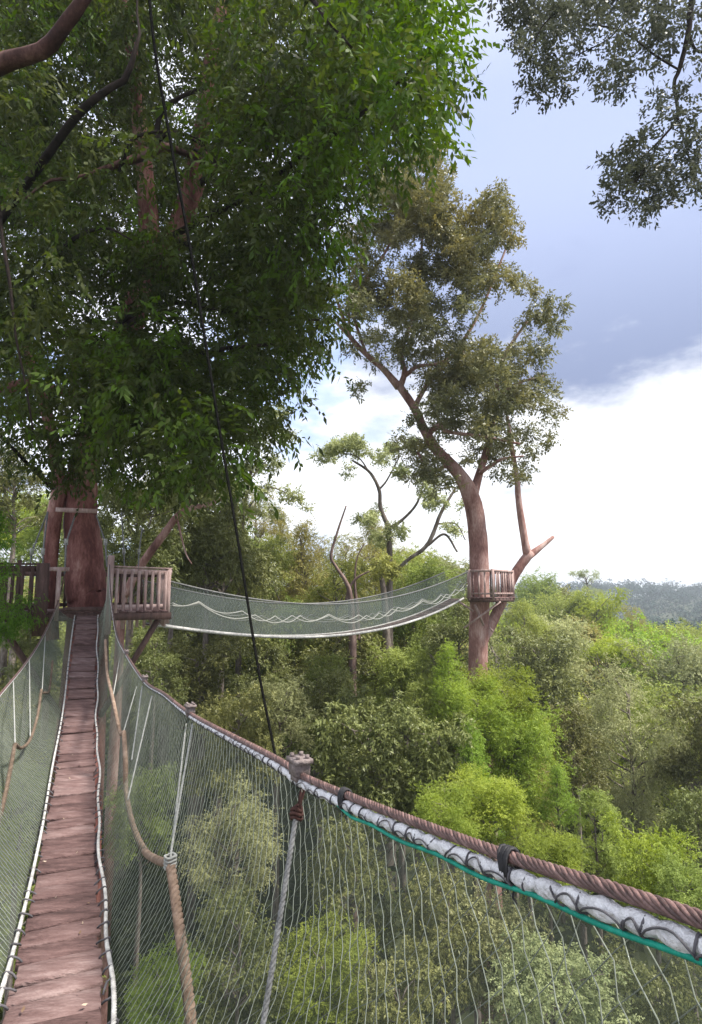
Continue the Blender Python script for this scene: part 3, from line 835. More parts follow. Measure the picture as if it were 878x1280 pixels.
def far_platform_tree():
    rng = np.random.default_rng(33)
    Z = 21.3
    b = atz(600, 745, Z)
    gz = float(ground_z(b[0], b[1])); inv = np.array([b[0], b[1], gz])
    root = empty('canopy_tree', inv)
    tag(root, 'tall leaning olive crowned tree carrying the far wooden platform', 'tree')
    mb = MB()

    def limb(pts, n=16, sides=9, lump=.03):
        P = np.array([(*(atz(a, c, z) - inv), w * z / F / 2) for a, c, z, w in pts]); q = spline(P, n)
        mb.tube(q[:, :3], np.maximum(q[:, 3], .012), sides, lump=lump, rng=rng)
    P0 = [(b[0] - inv[0] + .05, 0, -.5, .52), (b[0] - inv[0], 0, 8, .36)]
    pts = [(598, 850, Z, 23), (599, 790, Z, 24), (600, 745, Z, 24), (599, 700, Z, 23.5), (596, 655, Z, 23), (588, 618, Z, 22), (572, 590, Z, 17), (548, 565, Z, 14), (532, 540, Z, 12), (518, 510, Z, 10.5), (499, 482, Z, 10)]
    P = np.array(P0 + [(*(atz(a, c, z) - inv), w * z / F / 2) for a, c, z, w in pts]); q = spline(P, 50)
    mb.tube(q[:, :3], q[:, 3], 16, lump=.03, rng=rng)
    limb([(604, 800, Z + .2, 14), (622, 764, Z + .5, 13), (644, 718, Z + .7, 12), (664, 690, Z + .7, 12)])
    limb([(660, 695, Z + .7, 11), (655, 668, Z + .7, 9.5), (649, 630, Z + .7, 8), (646, 595, Z + .6, 6.5), (640, 560, Z + .4, 6), (634, 520, Z, 4)])
    limb([(660, 696, Z + .7, 10), (676, 684, Z + .8, 7), (692, 671, Z + .9, 4)], 8)
    limb([(590, 625, Z, 14), (600, 590, Z + .3, 10), (612, 550, Z + .5, 9), (620, 500, Z + .6, 7), (628, 450, Z + .6, 5), (660, 400, Z + .5, 3)])
    limb([(499, 484, Z, 11), (480, 462, Z, 8), (455, 440, Z - .1, 7), (436, 418, Z - .2, 6), (428, 395, Z - .2, 5), (420, 370, Z - .3, 3)])
    limb([(436, 420, Z - .2, 5), (425, 408, Z - .2, 4), (412, 395, Z - .2, 2)], 6)
    limb([(436, 418, Z - .2, 4), (437, 395, Z - .2, 4), (438, 372, Z - .2, 3), (470, 362, Z, 3), (500, 370, Z, 2)], 10)
    limb([(458, 442, Z, 4), (440, 380, Z, 4), (465, 340, Z, 4), (490, 300, Z, 3), (505, 240, Z, 2)], 12)
    limb([(500, 484, Z, 9), (506, 465, Z, 7), (502, 440, Z, 6), (515, 400, Z, 5), (525, 340, Z, 4), (530, 260, Z, 2)], 14)
    limb([(504, 472, Z, 6), (522, 458, Z - .2, 5), (545, 455, Z - .3, 4), (580, 440, Z - .3, 3)], 10)
    limb([(534, 545, Z, 8), (548, 532, Z - .3, 8), (560, 540, Z - .4, 5), (600, 545, Z - .5, 4), (650, 555, Z - .5, 3)], 12)
    limb([(518, 510, Z, 7), (535, 480, Z, 6), (570, 440, Z + .3, 5), (600, 390, Z + .4, 4), (625, 330, Z + .4, 3), (640, 290, Z + .4, 2)], 14)
    limb([(620, 500, Z + .5, 5), (645, 480, Z, 4), (680, 470, Z, 2)], 8)
    limb([(600, 592, Z, 5), (625, 575, Z - .5, 4), (655, 570, Z - .8, 2)], 8)
    limb([(560, 580, Z, 6), (540, 590, Z - .4, 4), (522, 565, Z - .5, 3)], 8)
    trunk = mb.build('trunk', M['bark_pale'], root, True)
    cl = [(522, 205, 26), (490, 240, 34), (540, 245, 34), (470, 290, 36), (530, 300, 42), (577, 282, 28), (500, 350, 42), (560, 345, 38), (594, 330, 20), (452, 330, 28),
          (442, 385, 20), (482, 395, 32), (540, 400, 38), (580, 392, 24), (524, 445, 26), (562, 440, 26), (505, 290, 30), (560, 300, 30), (520, 380, 34), (555, 470, 22),
          (620, 268, 24), (645, 296, 20), (612, 300, 20), (640, 338, 20), (618, 340, 16), (655, 356, 13), (602, 262, 18), (632, 275, 20),
          (682, 382, 20), (692, 412, 13), (662, 402, 12), (652, 430, 16), (674, 445, 18), (640, 465, 22), (612, 432, 22), (600, 470, 28), (578, 500, 28), (632, 505, 24),
          (666, 486, 18), (690, 518, 13), (656, 536, 18), (680, 478, 16), (602, 540, 24), (562, 538, 20), (530, 518, 14), (522, 560, 18), (540, 585, 22), (622, 578, 18), (590, 572, 14),
          (450, 484, 11), (440, 432, 12), (470, 452, 12), (500, 560, 12), (655, 592, 11), (560, 602, 14), (660, 570, 14), (684, 548, 10), (575, 470, 26), (610, 500, 22), (648, 448, 18),
          (500, 225, 22), (555, 225, 18), (470, 255, 22), (590, 300, 18), (585, 355, 20), (515, 185, 12), (455, 360, 20), (415, 360, 10), (640, 600, 9), (518, 590, 12), (585, 455, 26), (600, 520, 26), (560, 505, 22), (545, 480, 20), (620, 545, 20), (470, 370, 26), (435, 350, 20), (500, 430, 24), (470, 420, 16), (640, 500, 20), (600, 350, 14), (510, 260, 30), (545, 275, 30), (575, 320, 26), (540, 560, 18), (655, 500, 16)]
    C, r, tone = [], [], []
    for a, c, w in cl:
        for k in range(4):
            z = Z + rng.normal() * 1.1 + (.3 if k else -.6)
            rr = w * Z / F * rng.uniform(.45, .75)
            p = atz(a + rng.normal() * w * .4, c + rng.normal() * w * .4, z)
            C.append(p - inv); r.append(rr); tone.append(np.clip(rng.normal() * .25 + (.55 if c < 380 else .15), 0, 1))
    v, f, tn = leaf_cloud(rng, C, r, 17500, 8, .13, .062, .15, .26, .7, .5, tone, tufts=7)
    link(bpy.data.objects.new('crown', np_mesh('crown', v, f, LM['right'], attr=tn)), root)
    return root, trunk


far_platform_tree()


def overhanging_tree():
    """tree right of the frame: only one leafy bough reaches into the picture"""
    rng = np.random.default_rng(44)
    bx, by = 9.5, 5.5
    gz = float(ground_z(bx, by)); inv = np.array([bx, by, gz])
    root = empty('canopy_tree', inv)
    tag(root, 'small leaved bough of a tree hanging into the upper right corner', 'tree')
    mb = MB()
    tk = spline([(0, 0, -.5), (.2, 0, 10), (-.1, .1, 22), (.1, .3, 33)], 30)
    mb.tube(tk, np.linspace(.55, .2, 30), 12, lump=.03, rng=rng)
    mb.build('trunk', M['bark_grey'], root, True)
    Zb = 8.5

    def limb(pts, n=14):
        m = MB()
        P = np.array([(*(atz(a, c, z) - inv), w * z / F / 2) if z else (a, c, w, .1) for a, c, z, w in pts]); q = spline(P, n)
        m.tube(q[:, :3], np.maximum(q[:, 3], .005), 7, lump=.05, rng=rng)
        return m
    t0 = tk[26]
    m = MB()
    P = [(*t0, .14), (*(atz(905, -120, Zb) - inv), .09)] + [(*(atz(a, c, Zb) - inv), w * Zb / F / 2) for a, c, w in [(868, -10, 9), (861, 40, 8), (850, 85, 6), (843, 105, 5), (847, 145, 4), (830, 170, 3), (800, 200, 2)]]
    q = spline(np.array(P), 40); m.tube(q[:, :3], np.maximum(q[:, 3], .005), 7, lump=.05, rng=rng)
    for pts in ([(861, 40, Zb, 4), (870, 62, Zb, 4), (890, 66, Zb, 3)], [(850, 88, Zb, 3), (820, 70, Zb - .2, 3), (780, 40, Zb - .3, 2), (740, 30, Zb - .3, 2)],
                [(866, 0, Zb, 5), (800, -25, Zb, 4), (730, -5, Zb - .2, 3), (680, 30, Zb - .3, 2), (660, 80, Zb - .3, 2)], [(847, 145, Zb, 3), (860, 190, Zb, 2), (870, 240, Zb, 2)],
                [(830, 170, Zb, 2), (800, 220, Zb, 2), (780, 245, Zb, 1.5)], [(800, -25, Zb, 3), (770, 40, Zb, 2), (720, 70, Zb, 1.5)]):
        P = np.array([(*(atz(a, c, z) - inv), w * z / F / 2) for a, c, z, w in pts]); q = spline(P, 14)
        m.tube(q[:, :3], np.maximum(q[:, 3], .004), 5)
    m.build('bough', M['twig'], root, True)
    cl = [(630, 0, 22), (660, 20, 28), (690, 15, 30), (660, 60, 24), (690, 70, 26), (680, 100, 22), (705, 105, 14), (720, 30, 26), (725, 70, 18), (760, 15, 26), (800, 10, 30), (770, 60, 20), (790, 90, 26), (760, 95, 16),
          (820, 60, 24), (830, 30, 20), (850, 120, 14), (820, 125, 14), (840, 150, 16), (800, 180, 20), (775, 205, 20), (760, 235, 20), (800, 225, 28), (830, 210, 28), (860, 180, 20), (870, 220, 24), (840, 250, 22), (800, 265, 18), (770, 250, 14), (868, 150, 12), (870, 20, 20), (875, 70, 16), (740, 105, 10), (640, 30, 14), (720, -20, 30), (790, -30, 30), (660, -25, 25)]
    C, r = [], []
    for a, c, w in cl:
        for k in range(2):
            C.append(atz(a + rng.normal() * 6, c + rng.normal() * 6, Zb + rng.normal() * .45) - inv); r.append(w * Zb / F * rng.uniform(.6, 1))
    v, f, _ = leaf_cloud(rng, C, r, 2100, 8, .085, .04, .1, .2, .7, .5, tufts=6)
    link(bpy.data.objects.new('crown', np_mesh('crown', v, f, LM['bough'])), root)


overhanging_tree()


def slender_trees():
    # pale forked tree behind the far platform
    rng = np.random.default_rng(55)

    def make(name, label, Z, segs, cl, leaf, nsp, bark, L=.15, thin=.75):
        a, c = segs[0][0][0], segs[0][0][1]
        b = atz(a, c, Z); gz = float(ground_z(b[0], b[1])); inv = np.array([b[0], b[1], gz])
        root = empty(name, inv)
        tag(root, label, 'tree')
        mb = MB()
        for i, s in enumerate(segs):
            P = [(*(atz(x, y, Z + dz) - inv), w * thin * Z / F / 2) for x, y, w, dz in s]
            if i == 0:
                P = [(0, 0, -.5, P[0][3] * 1.3)] + P
            q = spline(np.array(P), 8 * len(P)); mb.tube(q[:, :3], np.maximum(q[:, 3], .015), 8, lump=.04, rng=rng)
        mb.build('trunk', M[bark], root, True)
        if cl:
            C, r = [], []
            for x, y, w in cl:
                for k in range(3):
                    C.append(atz(x + rng.normal() * w * .5, y + rng.normal() * w * .35, Z + rng.normal() * .9) - inv); r.append(w * Z / F * rng.uniform(.4, .75))
            v, f, _ = leaf_cloud(rng, C, r, nsp, 8, L, L * .5, .2, .3, .55)
            link(bpy.data.objects.new('crown', np_mesh('crown', v, f, LM[leaf])), root)
    make('forked_tree', 'slender forked tree with open crown standing left of the platform tree', 30,
         [[(487, 800, 13, 0), (487, 720, 11, 0), (486, 665, 9, 0), (476, 635, 7, 0), (474, 612, 6, 0), (462, 590, 5, 0), (440, 575, 3, 0)],
          [(486, 662, 7, 0), (505, 648, 5, 0), (522, 628, 4, .3), (530, 600, 3, .3)], [(474, 612, 4, 0), (484, 600, 3, 0), (500, 570, 2, .2)],
          [(488, 720, 8, 0), (510, 700, 6, -.3), (535, 680, 7, -.4), (552, 640, 6, -.4), (570, 610, 4, -.4)], [(535, 682, 4, -.4), (556, 668, 4, -.6), (572, 690, 3, -.6)],
          [(462, 590, 3, 0), (445, 570, 2, 0), (410, 565, 1.5, 0)], [(545, 655, 3, -.4), (570, 655, 2.5, -.5), (582, 675, 2, -.5)]],
         [(415, 560, 16), (435, 548, 16), (450, 560, 14), (400, 572, 10), (470, 575, 10), (460, 640, 12), (485, 560, 12), (505, 560, 14), (530, 600, 16), (545, 625, 10), (500, 590, 10), (570, 660, 10), (580, 630, 10), (480, 675, 14), (500, 665, 12), (455, 650, 9), (430, 590, 8)], 'grey', 2000, 'bark_grey')
    make('bare_snag', 'bare dead snag forking above the middle of the sagging footbridge', 27,
         [[(441, 830, 13, 0), (440, 780, 12, 0), (438, 745, 9, 0), (433, 728, 7, 0), (420, 708, 5, 0), (414, 695, 5, 0), (421, 668, 4, 0), (433, 632, 2.5, 0)],
          [(434, 750, 7, 0), (437, 735, 5, .2), (447, 722, 4, .2), (462, 714, 2, .2)], [(447, 800, 10, .4), (446, 760, 8, .4), (444, 730, 4, .4), (446, 700, 2.5, .4), (455, 680, 1.5, .4)]],
         [], None, 0, 'bark_snag')
    make('pale_trunk_tree', 'thick pale buttressed trunk standing under the sagging footbridge', 29,
         [[(484, 870, 20, 0), (484, 820, 16, 0), (483, 780, 12, 0), (480, 740, 10, 0), (476, 715, 8, 0)], [(484, 815, 8, 0), (476, 835, 7, -.3), (468, 870, 6, -.5)]],
         [(476, 705, 14), (468, 718, 12), (492, 712, 12)], 'olive', 260, 'bark_grey')
    make('wispy_tree', 'wispy thin leaved tree left against white cloud over the footbridge', 28,
         [[(300, 760, 9, 0), (302, 690, 7, 0), (305, 640, 6, 0), (312, 600, 5, 0), (318, 560, 4, 0), (330, 530, 2, 0)], [(306, 640, 3, 0), (335, 610, 3, 0), (370, 622, 2, 0)], [(312, 600, 3, 0), (335, 575, 2, 0), (360, 560, 1.5, 0)],
          [(303, 680, 4, 0), (280, 640, 3, 0), (262, 610, 2, 0)]],
         [(345, 520, 12), (330, 550, 16), (360, 545, 10), (340, 580, 12), (310, 580, 18), (300, 610, 20), (365, 620, 14), (380, 630, 9), (330, 615, 14), (345, 640, 9), (280, 630, 20), (260, 605, 16), (315, 640, 14)], 'grey', 1300, 'bark_grey')
    make('leaning_limb_tree', 'tree with a pale leaning limb right of the large red trunk', 17,
         [[(150, 800, 16, 0), (160, 740, 15, 0), (178, 705, 14, 0), (205, 668, 13, 0), (228, 640, 10, 0), (262, 630, 8, .3), (280, 622, 4, .5)], [(210, 662, 5, 0), (236, 630, 3, .2), (244, 600, 2, .2)], [(222, 650, 4, 0), (232, 690, 2.5, -.1), (240, 705, 1.5, -.1)]],
         [(240, 590, 14), (262, 612, 12), (290, 615, 16), (220, 600, 12), (255, 580, 16)], 'dark', 420, 'bark')


slender_trees()


# ------------------------------------------------------------------ near footbridge
DECK = np.array([(-3, -.75), (-1.6, -1.02), (0, -1.28), (1.3, -1.42), (2.6, -1.54), (3.4, -1.64), (4.4, -1.69), (5.6, -1.685), (7.0, -1.6), (8.7, -1.36), (10.2, -.95), (11.2, -.57), (11.72, -.42)])
_ds = spline(DECK, 240)
VC, VW = -.04, .18          # walkway centre and half width


def deck_z(u):
    return np.interp(u, _ds[:, 0], _ds[:, 1])


def onv(x, y, v):
    d = ray(x, y); t = v / (d @ BR); P = d * t
    return np.array([P @ BD, v, P[2]])


rail_R = [(-2.6, .80, .18), (-1.2, .74, -.12), (-.3, .70, -.26)] + [tuple(onv(*q)) for q in
          [(878, 1150, .68), (635, 1070, .68), (500, 1020, .67), (432, 993, .66), (375, 968, .64), (340, 945, .62), (240, 893, .56), (205, 867, .53), (180, 850, .50), (155, 812, .41)]] + [
          tuple(onv(145, 788, .37)), tuple(onv(138.5, 742, .285)), tuple(onv(137, 706, .275))]
rail_L = [(-2.6, -.86, .18), (-1.2, -.86, -.12), (0, -.86, -.33), (1.5, -.86, -.5), (3.2, -.84, -.68), (5.0, -.82, -.84), tuple(onv(-14, 888, -.80)), tuple(onv(0, 868, -.78)), tuple(onv(30, 832, -.70)),
          tuple(onv(50, 802, -.63)), tuple(onv(65, 772, -.555)), tuple(onv(75, 745, -.49)), tuple(onv(81, 718, -.43))]
RR = resample(spline(np.array(rail_R), 500), 600)
RL = resample(spline(np.array(rail_L), 500), 600)


def along(rail, u):
    o = np.argsort(rail[:, 0])
    return np.array([u, np.interp(u, rail[o, 0], rail[o, 1]), np.interp(u, rail[o, 0], rail[o, 2])])


def W(P):
    P = np.atleast_2d(P)
    return BD * P[:, :1] + BR * P[:, 1:2] + np.array([0, 0, 1.0]) * (EYE + P[:, 2:3])


def rope_bridge():
    rng = np.random.default_rng(66)
    root = empty('rope_bridge')
    tag(root, 'near rope footbridge with reddish plank walkway between net sides', 'rope bridge')
    # planks
    mb = MB(); u = -2.9
    while u < 11.66:
        w = rng.uniform(.15, .24)
        uc = u + w / 2; sl = (deck_z(uc + .1) - deck_z(uc - .1)) / .2
        x = unit(BD + np.array([0, 0, sl]))
        yaw = rng.normal() * .025; roll = rng.normal() * .02
        y = unit(BR + x * yaw + np.array([0, 0, roll])); z = np.cross(y, x); x = np.cross(z, y)
        hw = VW - .012 + rng.normal() * .006
        c = bw(uc, VC + rng.normal() * .007, deck_z(uc) - .014 + rng.normal() * .006)
        # a slightly bevelled board
        hx, ht, bv = w / 2 - rng.uniform(.005, .012), .014, .005
        vs = []
        for zz, k in ((-ht, 1), (ht - bv, 1), (ht, 0)):
            e = 0 if k else bv
            for sx, sy in ((-1, -1), (1, -1), (1, 1), (-1, 1)):
                vs.append(c + y * (sx * (hw - e)) + x * (sy * (hx - e)) + z * zz)
        fs = [[3, 2, 1, 0], [8, 9, 10, 11]]
        for k in (0, 4):
            for i in range(4):
                j = (i + 1) % 4; fs.append([k + i, k + j, k + 4 + j, k + 4 + i])
        mb.add(vs, fs)
        u += w
    mb.build('plank_deck', M['plank'], root)
    # bearers below the deck
    for s in (-1, 1):
        us = np.linspace(-2.9, 11.7, 90)
        b = MB(); b.tube(W(np.stack([us, np.full(90, VC + s * .13), deck_z(us) - .045], 1)), .012, 6); b.build('deck_cable', M['cable'], root, True)
    # edge ropes with lashings
    for s in (-1, 1):
        us = np.linspace(-2.9, 11.72, 300)
        wob = (.010 * np.sin(us * 2.1 + s) + .008 * np.sin(us * 5.3)) if s > 0 else .006 * np.sin(us * 1.7)
        vv = VC + s * (VW + .012) + wob
        P = W(np.stack([us, vv, deck_z(us) + .022 + .008 * np.sin(us * 3.1)], 1))
        b = MB(); twisted(b, P, .0105, 3, .06, 8, 5)
        er = b.build('edge_rope', M['edge_rope'], root, True)
        b = MB()
        for uu in np.arange(-2.8, 11.6, .155):
            uu += rng.normal() * .02
            c = np.array([uu, VC + s * (VW + .004), deck_z(uu) + .012])
            w_ = rng.uniform(.012, .04); sk_ = rng.normal() * .015
            k_ = np.array([[0 - sk_, -w_, -.012], [-sk_ * .5, -w_ * .55, .004], [0, .0, .014], [.004, .018, .018], [.008, .026, .004], [.01, .016, -.02]])
            b.tube(W(spline(c + k_ * np.array([1, s, 1]), 9)), .0048, 5)
        b.build('lashing', M['lacing'], er, True)
    # nets
    for side, rail in ((1, RR), (-1, RL)):
        n = 210; m = 15
        us = np.linspace(-2.5, 11.6, n)
        top = np.array([along(rail, q) for q in us])
        bot = np.stack([us, np.full(n, VC + side * (VW + .03)), deck_z(us) - .02], 1)
        t = np.linspace(0, 1, m)[None, :, None]
        near = np.clip(1 - us / 5.0, .25, 1)[:, None]
        G = top[:, None] * (1 - t) + bot[:, None] * t
        bel = np.sin(math.pi * t[..., 0]) ** .9 * near
        G[..., 1] += side * bel * .19
        G[..., 2] -= bel * .05
        G[..., 1] += .012 * np.sin(us[:, None] * 3 + t[..., 0] * 7) * np.sin(math.pi * t[..., 0])
        G[:, :, 2] -= np.where(t[..., 0] == 0, .015, 0)
        V = W(G.reshape(-1, 3))
        i = np.arange(n - 1)[:, None] * m + np.arange(m - 1)[None]
        f = np.stack([i, i + 1, i + m + 1, i + m], -1).reshape(-1, 4)
        sheet = link(bpy.data.objects.new('side_net', np_mesh('side_net', V, f, M['netting' if side > 0 else 'netting3'], True)), root)
        # net cords
        b = MB(); gu = us
        Gf = G
        tt = np.linspace(0, 1, m)

        def samp(uq, tq):
            uq = np.clip(uq, us[0], us[-1]); fi = (uq - us[0]) / (us[1] - us[0]); i0 = np.clip(fi.astype(int), 0, n - 2); fu = (fi - i0)[:, None]
            fj = tq * (m - 1); j0 = np.clip(fj.astype(int), 0, m - 2); fv = (fj - j0)[:, None]
            return (Gf[i0, j0] * (1 - fu) * (1 - fv) + Gf[i0 + 1, j0] * fu * (1 - fv) + Gf[i0, j0 + 1] * (1 - fu) * fv + Gf[i0 + 1, j0 + 1] * fu * fv)
        sp = .046; K = 25
        tq = np.linspace(0, 1, K)
        starts = np.arange(-2.3, 11.9, sp)
        for si, u0 in enumerate(starts):
            sg = 1 if si % 2 else -1
            zz = np.where(np.arange(K) % 2 == 0, 1, -1) * sp * .13 * sg
            uq = u0 - .6 * tq * np.clip(1 - u0 / 9, .15, 1) + zz + rng.normal(size=K) * .0025
            P = samp(uq, tq); P[:, 1] -= side * .002
            rr = .0012 if u0 < 3.5 else .0014
            b.tube(W(P), rr, 3)
        # sparse cross cords
        for u0 in np.arange(-1.8, 7, .062):
            kk = 15; tk_ = np.linspace(0, 1, kk)
            P = samp(u0 + .9 * tk_ + .012 * rng.normal(size=kk), tk_); P[:, 1] += side * .003
            b.tube(W(P), .0010, 3)
        b.build('net_cord', M['strand'], sheet)
    # handrail cables and the white rope with lacing
    near = RR[RR[:, 0] < 4.2]; far = RR[RR[:, 0] > 4.15]
    b = MB(); twisted(b, W(near), .0108, 7, .095, 14, 7); b.tube(W(far), .0118, 7)
    b.build('handrail_cable', M['cable'], root, True)
    b = MB(); b.tube(W(RL), .012, 7); b.build('handrail_cable', M['cable'], root, True)
    for side, rail in ((1, RR), (-1, RL)):
        Q = rail.copy()
        nearf = np.clip(1.15 - Q[:, 0] / 5.5, .35, 1)
        Q[:, 2] -= .0265 * nearf; Q[:, 1] -= side * .006
        Q = resample(Q[(Q[:, 0] < 11.6)], 1500)
        nearf = np.clip(1.1 - Q[:, 0] / 7, .5, 1)
        s = np.linspace(0, length(Q), 1500)
        lace = .058
        bulge = np.abs(np.sin(math.pi * s / lace)) ** .6
        b = MB(); b.tube(W(Q), (.0080 + .0072 * bulge) * nearf * (1 if side > 0 else .8), 9, lump=.035, rng=rng)
        pr = b.build('padding_rope', M['white_rope'], root, True)
        b = MB(); t, a, bn = frames(Q)
        marks = lace * (np.arange(1, int(s[-1] / lace)) + .22 * rng.normal(size=int(s[-1] / lace) - 1))
        an = np.linspace(0, 2 * math.pi, 11)[:-1]
        for q, sk in enumerate(marks):
            i = min(int(np.searchsorted(s, sk)), 1499)
            if Q[i, 0] > 6.5: continue
            tl = rng.normal() * .006
            ring = Q[i] + (a[i] * np.cos(an)[:, None] + bn[i] * np.sin(an)[:, None]) * .0136 * nearf[i] + t[i] * (np.sin(an) * tl + np.sin(2 * an) * .003)[:, None] + np.array([0, 0, -.002])
            b.tube(W(ring), .0022, 4, closed=True)
            if q + 1 < len(marks) and Q[i, 0] < 3.2 and rng.random() < .7:      # a slack turn of cord over the bulge
                sq = np.linspace(sk, marks[q + 1], 9)
                c9 = np.stack([np.interp(sq, s, Q[:, k]) for k in range(3)], 1)
                hg = -.009 + rng.uniform(.009, .021) * np.sin(np.linspace(0, math.pi, 9)) ** .7
                c9[:, 2] += hg; c9[:, 1] -= side * (np.sqrt(np.maximum(.0160 ** 2 - hg ** 2, 0)) + .0012) * nearf[i]
                b.tube(W(c9), .0016, 4)
        b.build('lacing', M['lacing'], pr, True)
        if side > 0:
            g = rail[(rail[:, 0] < 1.62)].copy()
            sg = np.arange(len(g))
            g[:, 2] -= .0435 + .003 * np.sin(sg * .5); g[:, 1] -= .012
            g[-6:, 2] += np.linspace(0, .02, 6)
            b = MB(); b.tube(W(resample(g, 160)), .0042, 6); b.build('green_cord', M['green_cord'], root, True)
    # black ties
    for pxy in ((633, 1073), (432, 998)):
        k = int(np.argmin([math.hypot(project(q)[0] - pxy[0], project(q)[1] - pxy[1]) for q in W(RR[60:400])])) + 60
        c = W(RR[k])[0]; tdir = unit(W(RR[k + 1])[0] - W(RR[k - 1])[0])
        a = unit(np.cross(tdir, [0, 0, 1])); z = np.cross(a, tdir)
        b = MB(); an = np.linspace(0, 2 * math.pi, 15)[:-1]
        for q in np.linspace(-.011, .011, 6):
            ring = c - z * .0155 + tdir * (q + rng.normal() * .0015) + a * (np.cos(an) * .0165)[:, None] + z * (np.sin(an) * .0300)[:, None] + tdir * (np.sin(an) * rng.normal() * .004)[:, None]
            b.tube(ring, .0033, 5, closed=True)
        b.tube(np.array([c - z * .048, c - z * .062 + tdir * .006, c - z * .072 + tdir * .002 + a * .004]), .002, 5)
        b.build('cord_tie', M['black'], root, True)
    # clamps on the cable
    for pxy, sc in (((375, 966), 1.0), ((238, 892), .95), ((181, 851), .9), ((158, 818), .85)):
        P = W(RR)
        k = int(np.argmin([math.hypot(project(q)[0] - pxy[0], project(q)[1] - pxy[1]) if (q - CAM) @ FW > .2 else 1e9 for q in P]))
        c = P[k]; td = P[k + 1] - P[k - 1]; td[2] *= .5; td = unit(td); a = unit(np.cross(td, [0, 0, 1])); z = np.cross(a, td)
        ax = np.array([td, a, z])
        b = MB()
        b.box(c + z * .018 * sc, (.030 * sc, .024 * sc, .020 * sc), ax)
        b.box(c + z * .044 * sc, (.040 * sc, .030 * sc, .007 * sc), ax)
        b.box(c - z * .008 * sc, (.024 * sc, .021 * sc, .009 * sc), ax)
        cl = b.build('cable_clamp', M['clamp'], root)
        b = MB()
        for sx in (-1, 1):
            for sy in (-1, 1):
                o = c + td * sx * .024 * sc + a * sy * .016 * sc
                b.tube(np.array([o + z * .05 * sc, o + z * .062 * sc]), .0075 * sc, 6)
        b.build('bolt', M['clamp'], cl)
    # hanging ropes
    def hang(p0, p1, rad, mat, tw=True, sag=.0, name='hanger_rope'):
        P = spline(np.array([p0, (np.array(p0) + p1) / 2 + np.array([0, 0, -sag]), p1]), 24)
        b = MB()
        if tw: twisted(b, W(P), rad, 3, .05, 8, 6)
        else: b.tube(W(P), rad, 6)
        return b.build(name, M[mat], root, True)
    h0 = onv(371, 1016, .62); hg = hang(h0, onv(326, 1300, .44), .0085, 'grey_rope')
    b = MB(); an = np.linspace(0, 2 * math.pi, 13)[:-1]
    for dz, rr in ((.0, .018), (-.012, .016), (.012, .015)):
        b.tube(W(np.stack([h0[0] + np.cos(an) * rr, h0[1] + np.sin(an) * rr, h0[2] + dz + .006 * np.sin(an * 2)], 1)), .006, 5, closed=True)
    for q in ((-.01, .0), (.012, .006)):
        b.tube(W(np.array([h0 + (q[0], q[1], -.0), along(RR, h0[0] + q[0]) + (0, 0, -.03)])), .0045, 5)
    b.build('knot', M['bark_dark'], hg, True)
    J = onv(213, 1079, .37)
    for off, pt in ((-.02, (233, 905)), (.02, (241, 905))):
        hang(onv(*pt, .55), J + (off * .4, 0, .02), .0052, 'pale_rope')
    for (a1, v1), (a2, v2) in ((((171, 858), .48), ((155, 914), .33)), (((178, 858), .48), ((165, 950), .34)), (((150, 822), .40), ((142, 868), .26)), (((190, 870), .5), ((160, 1000), .30))):
        hang(onv(*a1, v1), onv(*a2, v2), .0055, 'pale_rope', False)
    # thick hand rope, right: loops from hanger to hanger
    P = np.array([onv(132, 800, .22), onv(134, 840, .24), onv(141, 872, .25), onv(150, 914, .31), onv(154, 917, .32)])
    b = MB(); b.tube(W(resample(spline(P, 50), 60)), .017, 8); b.build('hand_rope', M['hemp'], root, True)
    P = np.array([onv(155, 915, .32), onv(157, 950, .32), onv(158, 990, .33), onv(166, 1030, .335), onv(180, 1062, .345), onv(197, 1075, .355), J])
    b = MB(); b.tube(W(resample(spline(P, 80), 90)), .0185, 10); b.build('hand_rope', M['hemp'], root, True)
    P = np.array([J, onv(217, 1105, .375), onv(226, 1170, .38), onv(236, 1250, .385), onv(243, 1330, .39)])
    b = MB(); twisted(b, W(spline(P, 60)), .021, 3, .075, 16, 10); hr = b.build('hand_rope', M['hemp'], root, True)
    b = MB()
    for dz in (-.014, 0, .014, .028):
        b.tube(W(np.stack([J[0] + np.cos(an) * .023, J[1] + np.sin(an) * .023, J[2] + dz + .003 * np.sin(an * 3)], 1)), .006, 5, closed=True)
    b.build('knot', M['pale_rope'], hr, True)
    # hand rope, left
    P = np.array([onv(66, 826, -.41), onv(62, 862, -.41), onv(55, 866, -.42)])
    b = MB(); b.tube(W(spline(P, 30)), .013, 7); b.build('hand_rope', M['hemp_shaded'], root, True)
    P = np.array([onv(52, 862, -.43), onv(47, 895, -.43), onv(38, 924, -.44), onv(27, 935, -.46), onv(19, 930, -.47)])
    b = MB(); b.tube(W(resample(spline(P, 60), 60)), .014, 8); b.build('hand_rope', M['hemp_shaded'], root, True)
    P = np.array([onv(19, 930, -.47), onv(12, 968, -.47), onv(3, 1010, -.47), onv(-12, 1060, -.46), onv(-40, 1120, -.45)])
    b = MB(); twisted(b, W(spline(P, 50)), .016, 3, .07, 12, 7); b.build('hand_rope', M['hemp_shaded'], root, True)
    for (a1, v1), (a2, v2) in ((((17, 852), -.72), ((19, 928), -.47)), (((57, 792), -.6), ((53, 862), -.43)), (((37, 824), -.66), ((38, 920), -.43))):
        hang(onv(*a1, v1), onv(*a2, v2), .0055, 'pale_rope', False)
    return root


rope_bridge()


